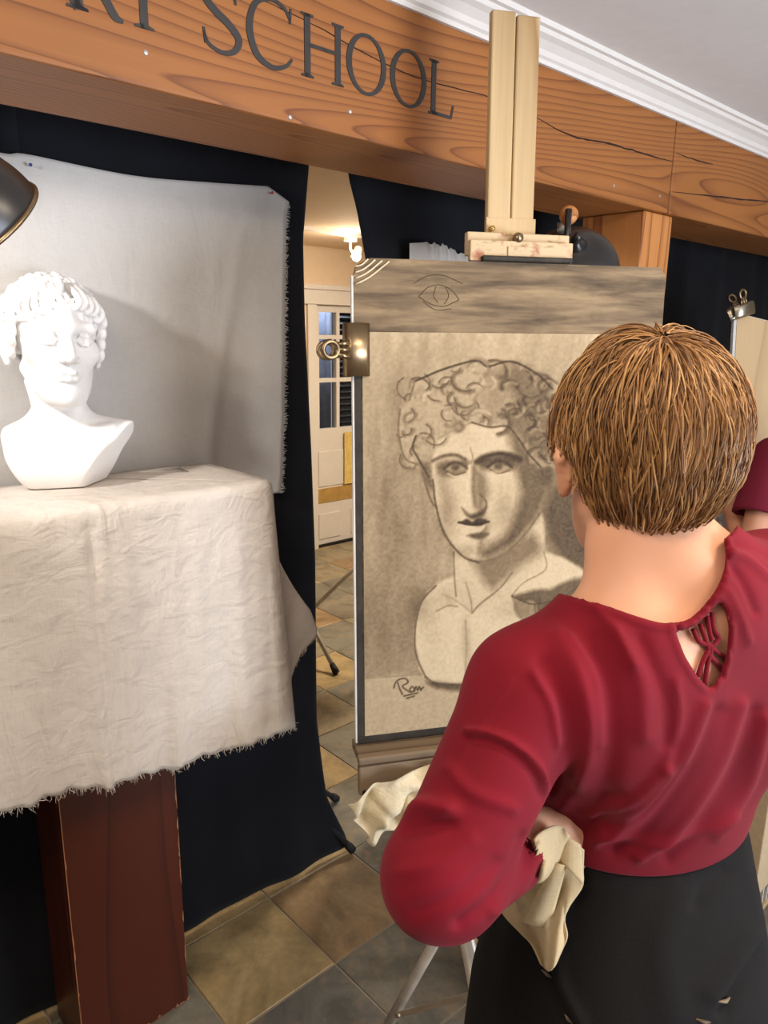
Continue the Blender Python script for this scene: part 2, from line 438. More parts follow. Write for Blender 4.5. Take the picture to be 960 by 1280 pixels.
# the timber beam: two lengths butted over the post
def timber(name, d0, d1, label):
    o = obj(name, MB().box((d0, 0, 0), (d1, N1 - N0, ZT + 0.06 - ZB)), M['beam'], bevel=0.005)
    o.location = bd(0, N0, ZB); o.rotation_euler = (0, 0, BROT); struct(o, label, 'beam'); return o
beamL = timber('ceiling_beam', -1.6, 2.136, 'long fir ceiling beam with painted school lettering')
beamR = timber('ceiling_beam', 2.141, 5.2, 'fir beam length butted beyond the post at right')
def crack(par, pts, w0=0.0016):
    pts = catmull(pts, 6); up = []; dn = []; n = len(pts)
    for i, (x, z) in enumerate(pts):
        w_ = w0 * math.sin(math.pi * min(0.98, (i + 0.3) / n)) ** 0.5 * (0.7 + 0.5 * rng.random()); zz = z - ZB + rng.normal() * 0.0006
        up.append((x, zz + w_)); dn.append((x, zz - w_))
    obj('crack', MB().prism(dn + up[::-1], -0.0006, 0.004), M['crack'], par)
crack(beamL, [(0.70, 2.125), (0.859, 2.112), (1.0, 2.092), (1.131, 2.084), (1.31, 2.092), (1.483, 2.085)], 0.0011)
crack(beamL, [(1.45, 2.088), (1.637, 2.070), (1.76, 2.078), (1.873, 2.082), (2.0, 2.084), (2.134, 2.088)], 0.0022)
crack(beamR, [(2.145, 2.112), (2.26, 2.113), (2.38, 2.118)], 0.0016)
crack(beamR, [(2.145, 2.01), (2.4, 2.03), (2.6, 2.045), (2.85, 2.066), (3.1, 2.07)], 0.0024)
for x, z in ((0.554, 1.997), (0.944, 1.992), (0.811, 1.958), (1.84, 1.985), (2.08, 1.99)):
    obj('screw', MB().lathe([(0, -0.0022), (0.0032, -0.0016), (0.0044, 0.0), (0.0044, 0.002)], 10, Matrix.Translation((x, 0, z - ZB)) @ Matrix.Rotation(-math.pi / 2, 4, 'X') @ Matrix.Scale(-1, 4, (0, 0, 1)) if False else Matrix.Translation((x, 0, z - ZB)) @ Matrix.Rotation(-math.pi / 2, 4, 'X')), M['screw'], beamL)

# lettering
BASE, CAP = 2.028 - ZB, 0.097
def stroke_poly(pts, ws):
    pts = np.asarray(pts, float); t = np.gradient(pts, axis=0); t /= np.linalg.norm(t, axis=1, keepdims=True) + 1e-9
    n_ = np.stack([-t[:, 1], t[:, 0]], 1); ws = np.asarray(ws)[:, None] / 2
    return pts + n_ * ws, pts - n_ * ws
class Letter:
    def __init__(s, x0, x1): s.x0 = x0; s.w = x1 - x0; s.mb = MB()
    def P(s, u, v): return (s.x0 + u * s.w, BASE + v * CAP)
    def strip(s, A, B):
        n = len(A); vs = []
        for y in (-0.0016, 0.001):
            vs += [(a[0], y, a[1]) for a in A] + [(b[0], y, b[1]) for b in B]
        f = []
        for i in range(n - 1):
            f.append((i, i + 1, n + i + 1, n + i)); f.append((2 * n + i, 2 * n + n + i, 2 * n + n + i + 1, 2 * n + i + 1))
            f.append((i, 2 * n + i, 2 * n + i + 1, i + 1)); f.append((n + i, n + i + 1, 3 * n + i + 1, 3 * n + i))
        f += [(0, n, 3 * n, 2 * n), (n - 1, 3 * n - 1, 4 * n - 1, 2 * n - 1)]
        s.mb.add(vs, f)
    def line(s, a, b, w0, w1=None):
        a, b = np.array(s.P(*a)), np.array(s.P(*b)); A, B = stroke_poly([a, (a + b) / 2, b], [w0, (w0 + (w1 or w0)) / 2, w1 or w0]); s.strip(A, B)
    def curve(s, pts, ws):
        q = catmull([s.P(*p) for p in pts], 6); w_ = np.interp(np.linspace(0, 1, len(q)), np.linspace(0, 1, len(ws)), ws); A, B = stroke_poly(q, w_); s.strip(A, B)
    def serif(s, u, v, half=0.013):
        x, z = s.P(u, v); sg = 1 if v < 0.5 else -1
        A = [(x - half, z), (x, z), (x + half, z)]; B = [(x - half, z + sg * 0.003), (x, z + sg * 0.007), (x + half, z + sg * 0.003)]
        s.strip(A, B)
    def ring(s, thick, thin):
        n = 40; A = []; B = []
        cx, cz = s.P(0.5, 0.5); a = s.w / 2; b = CAP * 0.52
        for i in range(n + 1):
            t = 2 * math.pi * i / n; A.append((cx + a * math.cos(t), cz + b * math.sin(t))); B.append((cx + (a - thick) * math.cos(t + 0.12), cz + (b - thin) * math.sin(t + 0.12)))
        s.strip(A, B)
    def make(s):
        return obj('letter', s.mb, M['letter'], beamL)
TK, TN = 0.0125, 0.006
L = Letter(0.36, 0.472); L.line((0.1, 0), (0.5, 1), TN); L.line((0.48, 1.02), (0.88, 0), TK); L.line((0.24, 0.36), (0.74, 0.36), TN); L.serif(0.1, 0); L.serif(0.87, 0, 0.015); L.make()
L = Letter(0.455, 0.522); L.line((0.06, 0), (0.06, 1), TK); L.curve([(0.06, 0.98), (0.45, 0.98), (0.66, 0.75), (0.45, 0.5), (0.1, 0.48)], [TN, TN, TK, TN, TN]); L.curve([(0.35, 0.49), (0.62, 0.25), (0.82, 0.05), (1.0, 0.0)], [TN, TK, TK, 0.004]); L.serif(0.06, 0); L.serif(0.06, 1); L.make()
L = Letter(0.512, 0.596); L.line((0.5, 0), (0.5, 1), TK); L.line((0.0, 0.975), (1.0, 0.975), TN); L.line((0.03, 0.99), (0.0, 0.80), 0.004); L.line((0.97, 0.99), (1.0, 0.80), 0.004); L.serif(0.5, 0, 0.015); L.make()
L = Letter(0.648, 0.717); L.curve([(0.86, 0.80), (0.80, 0.93), (0.5, 1.0), (0.18, 0.90), (0.10, 0.72), (0.35, 0.56), (0.68, 0.43), (0.94, 0.25), (0.82, 0.06), (0.5, -0.01), (0.16, 0.06), (0.04, 0.22)], [0.004, TN, TN, 0.009, TK, TK, TK, TK, 0.009, TN, TN, 0.004]); L.line((0.04, 0.28), (0.08, 0.06), 0.004); L.line((0.86, 0.94), (0.88, 0.74), 0.004); L.make()
L = Letter(0.727, 0.819); L.curve([(0.93, 0.80), (0.80, 0.95), (0.52, 1.01), (0.2, 0.87), (0.07, 0.5), (0.2, 0.13), (0.52, -0.01), (0.82, 0.06), (0.97, 0.2)], [0.004, TN, TN, 0.009, TK, TK, 0.008, TN, 0.004]); L.line((0.95, 0.97), (0.93, 0.74), 0.004); L.make()
L = Letter(0.834, 0.929); L.line((0.15, 0), (0.15, 1), TK); L.line((0.85, 0), (0.85, 1), TK); L.line((0.15, 0.52), (0.85, 0.52), TN)
for u in (0.15, 0.85):
    for v in (0, 1): L.serif(u, v)
L.make()
L = Letter(0.934, 1.030); L.ring(0.0125, 0.0055); L.make()
L = Letter(1.040, 1.137); L.ring(0.0125, 0.0055); L.make()
L = Letter(1.143, 1.215); L.line((0.2, 0), (0.2, 1), TK); L.line((0.15, 0.03), (0.95, 0.03), TN); L.line((0.93, 0.03), (1.0, 0.26), 0.005); L.serif(0.2, 0); L.serif(0.2, 1); L.make()

# square post under the joint
post = obj('wood_post', MB().box((0, 0, 0), (0.165, 0.20, ZB - 0.001)), M['post'], bevel=0.004)
post.location = bd(2.03, N0 + 0.015, 0); post.rotation_euler = (0, 0, BROT); struct(post, 'square fir post carrying the beam joint', 'post')

# back room: wall with a glazed door
NW = 4.35
wall = MB()
for lo, hi in (((-1.5, 0, 0), (3.30, 0.12, 2.19)), ((4.22, 0, 0), (6.5, 0.12, 2.19)), ((3.30, 0, 1.86), (4.22, 0.12, 2.19))): wall.box(lo, hi)
wl = obj('wall_back', wall, M['back_wall']); wl.location = bd(0, NW, 0); wl.rotation_euler = (0, 0, BROT); struct(wl)
ws = obj('wall_right', MB().box((5.0, -3.0, 0), (5.12, NW, 2.3)), M['back_wall']); ws.rotation_euler = (0, 0, BROT); struct(ws)
trim = obj('trim_2', MB().box((3.22, -0.02, 0), (3.30, 0.0, 1.80)).box((4.22, -0.02, 0), (4.30, 0.0, 1.80)).box((3.18, -0.03, 1.80), (4.34, 0.0, 1.90)).box((3.15, -0.05, 1.90), (4.37, 0, 1.935)), M['white_paint'], bevel=0.004)
trim.location = bd(0, NW, 0); trim.rotation_euler = (0, 0, BROT); struct(trim)
door = bpy.data.objects.new('door_1', None); COL.objects.link(door); door.location = bd(3.30, NW, 0); door.rotation_euler = (0, 0, BROT); struct(door)
DW = 0.92
fr = MB()
gx = [0.0, 0.045, 0.19, 0.235, 0.42, 0.46, 0.645, 0.685, 0.87, DW]
panes_x = [(0.045, 0.205), (0.235, 0.42), (0.46, 0.645), (0.685, 0.87)]
panes_z = [(0.91, 1.25), (1.28, 1.56), (1.59, 1.75)]
fr.box((0, 0.02, 0.02), (DW, 0.06, 0.91)); fr.box((0, 0.02, 1.75), (DW, 0.06, 1.86))
ex = [0] + [e for p in panes_x for e in p] + [DW]
for i in range(0, len(ex), 2): fr.box((ex[i], 0.02, 0.91), (ex[i + 1], 0.06, 1.75))
for a, b in panes_x:
    fr.box((a, 0.02, 1.25), (b, 0.06, 1.28)); fr.box((a, 0.02, 1.56), (b, 0.06, 1.59))
obj('door_frame', fr, M['white_paint'], door)
for a, b in panes_x:
    for c, d_ in panes_z: obj('pane', MB().box((a, 0.037, c), (b, 0.041, d_)), M['glass'], door)
for x0, x1, z0, z1 in ((0.03, 0.27, 0.47, 0.74), (0.35, 0.60, 0.47, 0.74), (0.65, 0.89, 0.47, 0.74), (0.03, 0.24, 0.06, 0.26), (0.35, 0.60, 0.06, 0.26)):
    p = MB().box((x0, 0.012, z0), (x1, 0.021, z1)); obj('door_panel', p, M['white_paint'], door, bevel=0.008)
obj('kick_plate', MB().box((0.01, 0.014, 0.345), (0.90, 0.021, 0.455)), M['brass'], door)
obj('threshold', MB().box((-0.02, 0.0, 0.0), (DW, 0.03, 0.02)), M['rubber'], door)
# beyond the door: blue drape and a slatted shutter
dr = MB(); xs = np.linspace(0.0, 0.23, 30)
Pg = np.zeros((2, 30, 3)); Pg[0] = np.stack([xs, 0.30 + 0.012 * np.sin(xs * 70), np.full(30, 0.3)], 1); Pg[1] = Pg[0] + [0, 0, 1.7]; dr.grid(Pg)
dp = tag(obj('door_drape', dr, plain('blue_drape', srgb(108, 118, 142), 0.9), None, True, solid=0.004), 'blue grey drape seen through left panes of the back door', 'drape'); dp.location = bd(3.44, NW, 0); dp.rotation_euler = (0, 0, BROT)
sh = thing('window_shutter', 'dark slatted shutter behind the right panes of the back door', 'shutter', bd(3.44, NW, 0), BROT)
obj('shutter_frame', MB().box((0.28, 0.30, 0.3), (0.31, 0.33, 2.0)).box((0.95, 0.30, 0.3), (0.98, 0.33, 2.0)).box((0.28, 0.335, 0.3), (0.98, 0.345, 2.0)), M['shutter'], sh)
slat_me = None
for i in range(34):
    z = 0.34 + i * 0.048
    if slat_me is None:
        s0 = obj('slat', MB().box((0.31, -0.022, -0.003), (0.95, 0.022, 0.003), Matrix.Rotation(0.6, 4, 'X')), plain('slat_grey', srgb(104, 108, 114), 0.6), sh); slat_me = s0.data; s0.location = (0, 0.31, z)
    else:
        s1 = s0.copy(); COL.objects.link(s1); s1.location = (0, 0.31, z)
yp = tag(obj('yellow_paper', MB().box((0, 0, 0), (0.16, 0.004, 0.40)), M['yellow']), 'narrow yellow sheet standing against the back door', 'paper'); yp.location = bd(3.565, NW - 0.004, 0.47); yp.rotation_euler = (0, 0, BROT)

# track light
tk = thing('track_light', 'white ceiling track with one lit spot bulb', 'track light', bd(3.25, 3.74, 2.19), 0)
tdir = (onz(460, 299, 2.17) - onz(383, 287, 2.17)); tdir /= np.linalg.norm(tdir); t0 = onz(383, 287, 2.17) - tdir * 0.7
tk.location = (t0[0], t0[1], 2.19); tk.rotation_euler = (0, 0, math.atan2(tdir[1], tdir[0]))
obj('track', MB().box((0, -0.018, -0.024), (2.2, 0.018, 0)), M['white_paint'], tk, bevel=0.003)
tl = (onz(434, 296, 2.17) - t0) @ tdir
obj('adapter', MB().box((tl - 0.04, -0.02, -0.05), (tl + 0.04, 0.02, -0.02)), M['white_paint'], tk, bevel=0.003)
obj('stem', MB().tube([(tl, 0, -0.05), (tl, 0, -0.09), (tl + 0.01, -0.01, -0.11)], 0.008), M['white_paint'], tk, True)
t = NT('lit_bulb'); t.b.inputs['Emission Color'].default_value = (1, 0.86, 0.66, 1); t.b.inputs['Emission Strength'].default_value = 14; M['bulb'] = t.done(0.4)
hd = obj('lamp_holder', MB().lathe([(0.012, 0.05), (0.022, 0.045), (0.028, 0.0), (0.03, -0.02)], 16, Matrix.Translation((tl + 0.02, -0.03, -0.125)) @ Matrix.Rotation(0.5, 4, 'X')), M['white_paint'], tk, True)
obj('bulb', MB().lathe([(0, -0.034), (0.015, -0.03), (0.024, -0.018), (0.026, 0.0), (0.012, 0.03)], 16, Matrix.Translation((tl + 0.02, -0.035, -0.13)) @ Matrix.Rotation(0.5, 4, 'X')), M['bulb'], hd, True)
bl = light('track_bulb_light', 'POINT', tuple(np.array([t0[0], t0[1], 2.0]) + np.append((tdir * (tl + 0.02))[:2], 0) + np.array([0, -0.08, 0.02])), (0, 0, 0), 6, (1, 0.84, 0.62), 0.03)
bl.rotation_euler = (0, 0, 0)

# ================================================================== CURTAINS
def sheet(P, sub=1):
    return MB().grid(P)
def curtain_sheet(name, d_edge_l, d_edge_r, ztop, nc, label, folds, seed, foot=None, group='black backdrop curtains'):
    """hanging cloth between two edge profiles given as functions of z"""
    r = np.random.default_rng(seed); nu, nv = 130, 90
    zs = np.linspace(ztop, 0.012, nv); P = np.zeros((nv, nu, 3)); ph = r.uniform(0, 6.28, 4)
    for i, z in enumerate(zs):
        a, b = d_edge_l(z), d_edge_r(z); u = np.linspace(0, 1, nu); dd = a + (b - a) * u
        amp = folds * (0.4 + 0.6 * (1 - z / ztop)); wv = np.sin(dd * 21 + ph[0]) + 0.6 * np.sin(dd * 37 + ph[1] + z * 0.6) + 0.4 * np.sin(dd * 11 + ph[2] - z * 0.5)
        nn = nc + amp * wv * 0.5
        if foot is not None:
            fl = max(0, 1 - z / 0.35) ** 2; nn = nn - fl * 0.03 * np.clip((u - 0.75) / 0.25, 0, 1)
        P[i] = [bd(x, y, z) for x, y in zip(dd, nn)]
    return tag(obj(name, sheet(P), M['curtain'], None, True, solid=0.004), label, 'curtain', group)
zl = np.array([0.0, 0.06, 0.2, 0.485, 0.98, 1.3, 1.63, 1.83, 2.0, 2.2]); dl = np.array([1.315, 1.300, 1.245, 1.211, 1.21, 1.199, 1.182, 1.179, 1.199, 1.215])
zr = np.array([0, 1.6, 1.786, 1.847, 1.925, 1.99, 2.2]); drr = np.array([1.52, 1.44, 1.406, 1.39, 1.37, 1.347, 1.30])
cl = curtain_sheet('black_curtain', lambda z: -0.7, lambda z: np.interp(z, zl, dl), 2.185, 1.605, 'black curtain hanging behind the white plaster bust', 0.010, 3, foot=True)
cr = curtain_sheet('black_curtain', lambda z: np.interp(z, zr, drr), lambda z: 4.9, 2.185, 1.62, 'black curtain behind the drawing board and the post', 0.014, 4)
obj('seam_strip', MB().grid(np.array([[bd(0.47 + 0.02 * s, 1.592, z) for z in np.linspace(2.18, 1.5, 8)] for s in (0, 1, 2)])), M['curtain'], cl, True, solid=0.003)

# backdrop stand: black tubes behind the curtain, its feet showing beside the hem
st = thing('backdrop_stand', 'black tube backdrop stand whose feet show beside the curtain hem', 'stand', bd(1.12, 1.74, 0), 0)
def loc(o, p): return tuple(np.asarray(p) - np.array(o.location))
obj('pole', MB().tube([loc(st, bd(1.12, 1.74, 0.25)), loc(st, bd(1.12, 1.74, 2.1))], 0.014), M['rubber'], st, True)
obj('crossbar', MB().tube([loc(st, bd(-0.7, 1.70, 2.1)), loc(st, bd(4.5, 1.70, 2.1))], 0.013), M['rubber'], st, True)
f1, f2 = onz(420, 998, 0.012), onz(440, 1062, 0.014)
for fp in (f1, f2, bd(0.75, 1.85, 0.012)):
    lg = obj('leg', MB().tube([loc(st, bd(1.12, 1.74, 0.32)), loc(st, fp)], 0.009), M['rubber'], st, True)
    v = (fp - bd(1.12, 1.74, 0.32)); v /= np.linalg.norm(v)
    obj('rubber_foot', MB().tube([loc(st, fp - v * 0.03), loc(st, fp - v * 0.015), loc(st, fp + v * 0.006)], [0.011, 0.014, 0.013]), M['rubber'], lg, True)

# grey light stands beyond the gap
def tripod(name, c, feet, h, label, mat_, r=0.011):
    o = thing(name, label, 'stand', (c[0], c[1], 0))
    obj('pole', MB().tube([(0, 0, 0.15), (0, 0, h)], r * 1.1), mat_, o, True)
    obj('collar', MB().tube([(0, 0, 0.78 * h * 0.6), (0, 0, 0.78 * h * 0.6 + 0.06)], r * 2), mat_, o, True)
    for fp in feet:
        a = np.array([0, 0, 0.78 * h * 0.6 + 0.03]); b = np.array([fp[0] - c[0], fp[1] - c[1], 0.012])
        lg = obj('leg', MB().tube([a, b], r), mat_, o, True); v = (b - a) / np.linalg.norm(b - a)
        obj('rubber_foot', MB().tube([b - v * 0.045, b + v * 0.004], [r * 1.25, r * 1.6]), M['rubber'], lg, True)
    return o
fA = onz(420, 843); cA = bd(1.95, 2.75, 0); cA = onz(350, 800)
tripod('light_stand', cA, [fA, cA + [-0.3, 0.25, 0], cA + [-0.2, -0.3, 0]], 0.9, 'silver tripod stand whose foot shows left of the drawing board, beyond the curtain', M['aluminium'])
fB = onz(372, 782); cB = onz(515, 770)
tripod('light_stand', cB, [fB, cB + [0.35, 0.2, 0], cB + [0.1, -0.3, 0]], 1.3, 'silver tripod stand with a leg slanting down left, in front of the back door', M['aluminium'])

# ================================================================== STILL LIFE: pedestal, table, cloths, bust
ped = thing('pedestal', 'tall mahogany box pedestal with chipped edges under the cream cloth', 'pedestal', bd(0.41, 1.41, 0), BROT)
PW, PD, PH = 0.253, 0.17, 1.262
for nm, lo, hi in (('front_panel', (0, 0, 0.004), (PW, 0.016, PH)), ('side_panel', (0, 0.0165, 0.004), (0.016, PD, PH)), ('side_panel', (PW - 0.016, 0.0165, 0.004), (PW, PD, PH)), ('back_panel', (0.0165, PD - 0.016, 0.004), (PW - 0.0165, PD, PH)), ('top_panel', (0, 0, PH + 0.0005), (PW, PD, PH + 0.016))):
    obj(nm, MB().box(lo, hi), M['mahogany'], ped, bevel=0.0018)
# chipped paint along the edges
pr = random.Random(3)
def chips(x, n, side):
    for _ in range(n):
        z = pr.uniform(0.01, 0.62); h_ = pr.uniform(0.006, 0.035); w_ = pr.uniform(0.0012, 0.0035)
        obj('paint_chip', MB().prism([(x, z - h_), (x + side * w_, z - h_ * 0.3), (x + side * w_ * 0.7, z + h_ * 0.5), (x, z + h_)][::side], -0.0004, 0.002), M['chip'], ped)
chips(0.0003, 10, 1); chips(PW - 0.0003, 12, -1)
for _ in range(9):
    x = pr.uniform(0.14, 0.25); obj('paint_chip', MB().prism([(x, 0.004), (x + pr.uniform(0.006, 0.012), 0.004), (x + 0.005, pr.uniform(0.008, 0.014))], -0.0004, 0.002), M['chip'], ped)
obj('edge_wear', MB().prism([(0.0, 0.004), (0.0016, 0.004), (0.0016, PH), (0.0, PH)], -0.0003, 0.001), M['chip'], ped)

# board the cloth lies on
TZ = 1.298; TF, TB = 1.288, 1.548; TR = 0.85; TL = -0.25
tb = tag(obj('table_board', MB().box((TL, TF, 1.2805), (TR, TB, TZ - 0.002)), M['pine'], bevel=0.003), 'plank top hidden under the cream cloth, resting on the mahogany pedestal', 'table board'); tb.rotation_euler = (0, 0, BROT)

# cream cloth: top, front fall, right-hand corner and side fall
def table_cloth():
    # perimeter path: along the front to the right, round the corner, back along the side
    rc = 0.018; path = []
    for x in np.arange(TL, TR - rc, 0.006): path.append((x, TF, 0, -1))
    for a in np.linspace(-math.pi / 2, 0, 14): path.append((TR - rc + rc * math.cos(a), TF + rc + rc * math.sin(a), math.cos(a), math.sin(a)))
    for y in np.arange(TF + rc + 0.006, TB + 0.001, 0.006): path.append((TR, y, 1, 0))
    path = np.array(path); n = len(path); s = np.concatenate([[0], np.cumsum(np.hypot(*np.diff(path[:, :2], axis=0).T))])
    sc = s[np.argmin(np.abs(path[:, 0] - (TR - rc)) + np.abs(path[:, 1] - TF))]     # arc length at the corner
    # drop length by arc position (hem is uneven)
    hs = np.array([0, sc - 0.60, sc - 0.46, sc - 0.24, sc - 0.05, sc - 0.01, sc + 0.014, sc + 0.034, sc + 0.05, sc + 0.075, sc + 0.30]); hz = np.array([0.51, 0.505, 0.515, 0.555, 0.565, 0.575, 0.590, 0.575, 0.44, 0.385, 0.33])
    drop = np.interp(s, hs, hz) + 0.003 * np.sin(s * 47) + 0.003 * np.sin(s * 143 + 1)
    nv = 56; rows = []
    cx, cy = 0.25, TB                                                  # inner rows run over the top towards the back
    for t in np.linspace(0, 1, 14)[:-1]:
        q = np.zeros((n, 3)); q[:, 0] = np.where(path[:, 1] > TF + 0.001, path[:, 0] - (1 - t) * 0.30 * np.clip((path[:, 0] - TR + 0.3) / 0.3, 0, 1), path[:, 0])
        q[:, 1] = TB - (TB - path[:, 1]) * t; q[:, 2] = TZ + 0.0012 + 0.0015 * np.sin(path[:, 0] * 17) * (1 - t)
        rows.append(q)
    for t in np.linspace(0, 1, nv):
        L_ = drop * t; roll = np.clip(L_ / 0.012, 0, 1)
        gone = L_ / 0.55
        fold = 0.014 * np.sin(s * 19 + 0.6) + 0.012 * np.sin(s * 41 + 2.1 + 1.3 * gone) + 0.008 * np.sin(s * 83 + 0.4 - gone) + 0.005 * np.sin(s * 131 + 3.0 * gone)
        cor = np.exp(-((s - sc - 0.010) / 0.022) ** 2); flap = np.exp(-((s - sc - 0.072) / 0.026) ** 2) + (s > sc + 0.072) * (0.6 - np.exp(-((s - sc - 0.072) / 0.026) ** 2) * 0.6)
        out = 0.004 + 0.010 * roll + gone * (0.016 + 0.42 * fold + 0.020 * cor + 0.20 * np.clip(flap, 0, 1) * np.clip(gone * 1.6, 0, 1)) 
        # the right-hand edge swings out then tucks in again
        out = out - 0.012 * np.exp(-((s - sc - 0.036) / 0.010) ** 2) * np.clip(gone * 3, 0, 1)
        crease = -0.008 * np.exp(-((s - sc + 0.365) / 0.008) ** 2) * np.clip(gone * 5, 0, 1)
        q = np.zeros((n, 3)); q[:, 0] = path[:, 0] + path[:, 2] * (out + crease); q[:, 1] = path[:, 1] + path[:, 3] * (out + crease); q[:, 2] = TZ + 0.001 - L_ * (1 - 0.05 * cor)
        rows.append(q)
    return np.array(rows), s, sc
CP, _s, _sc = table_cloth()
def muslin_crossed():
    t = NT('muslin_tabled'); return t
tc_o = obj('tablecloth', MB().grid(CP), M['muslin'], None, True, solid=0.0012)
tc_o.rotation_euler = (0, 0, BROT); tag(tc_o, 'creased cream muslin tablecloth with frayed hem under the bust', 'tablecloth')
def fringe(pts, direction, length, n, mat_, parent, seed, w=0.0006, name='fringe'):
    """frayed threads along an edge: thin crossed slivers"""
    r = np.random.default_rng(seed); pts = np.asarray(pts); sl = np.concatenate([[0], np.cumsum(np.linalg.norm(np.diff(pts, axis=0), axis=1))])
    mb = MB(); direction = np.asarray(direction, float)
    for _ in range(n):
        q = r.uniform(0, sl[-1]); p = np.array([np.interp(q, sl, pts[:, i]) for i in range(3)])
        dv = direction if direction.ndim == 1 else np.array([np.interp(q, sl, direction[:, i]) for i in range(3)])
        L_ = length * r.uniform(0.25, 1.0) ** 1.3; d1 = dv + r.normal(size=3) * 0.35; d1 /= np.linalg.norm(d1); d2 = d1 + r.normal(size=3) * 0.5; d2 /= np.linalg.norm(d2)
        a = p - dv * 0.002; b = p + d1 * L_ * 0.55; c = b + d2 * L_ * 0.45
        mb.tube([a, b, c], [w, w * 0.9, w * 0.4], 3, False)
    o = obj(name, mb, mat_, parent); o['kind'] = 'stuff'; return o
fringe(CP[-1], (0, 0, -1), 0.016, 620, M['muslin'], tc_o, 11)

# linen backdrop pinned to the curtain
NBK = 1.572
top_c = catmull([(-0.35, 1.93), (0.2, 1.925), (0.465, 1.916), (0.52, 1.921), (0.722, 1.912), (0.90, 1.922), (1.055, 1.935)], 20)
def backcloth():
    nu, nv = 120, 110; P = np.zeros((nv, nu, 3)); us = np.linspace(0, 1, nu)
    rz = np.array([1.20, 1.233, 1.396, 1.593, 1.763, 1.88, 1.912, 1.935]); rd = np.array([1.062, 1.067, 1.082, 1.094, 1.102, 1.108, 1.117, 1.055])
    for i, t in enumerate(np.linspace(0, 1, nv)):
        for j, u in enumerate(us):
            dt = -0.35 + u * 1.405; zt = np.interp(dt, top_c[:, 0], top_c[:, 1]); z = zt + (1.20 - zt) * t
            right = np.interp(z, rz[:-1], rd[:-1]) if t > 0.035 else 1.055 + (1.115 - 1.055) * (t / 0.035)
            d_ = -0.35 + (right + 0.35) * u
            nn = NBK + 0.006 * math.sin(d_ * 24 + z * 3) * t + 0.004 * math.sin(d_ * 9 - z * 5) - 0.010 * math.exp(-(((d_ - 1.0 + (1.93 - z) * 0.22) / 0.02) ** 2)) * t - 0.006 * math.exp(-((d_ - 0.93 + (1.93 - z) * 0.1) / 0.03) ** 2) * t
            nn -= 0.012 * max(0, (u - 0.93) / 0.07) * t
            P[i, j] = bd(d_, nn, z)
    return P
BP = backcloth()
bk = tag(obj('backdrop_cloth', MB().grid(BP), M['linen'], None, True, solid=0.0012), 'grey white linen cloth pinned behind the bust with frayed right edge', 'backdrop cloth')
fringe(BP[4:, -1], DV, 0.013, 520, M['linen'], bk, 12, 0.0007)
pin = plain('pin_red', srgb(170, 40, 40), 0.4)
for px, py, mt in ((38, 206, plain('pin_blue', srgb(60, 70, 130), 0.4)), (340, 241, pin)):
    p = on_n(px, py, NBK - 0.010); obj('pin', MB().lathe([(0, -0.003), (0.003, -0.002), (0.0035, 0.0), (0.001, 0.002), (0.0006, 0.012)], 8, axis_frame(p, NV)), mt, bk, True)

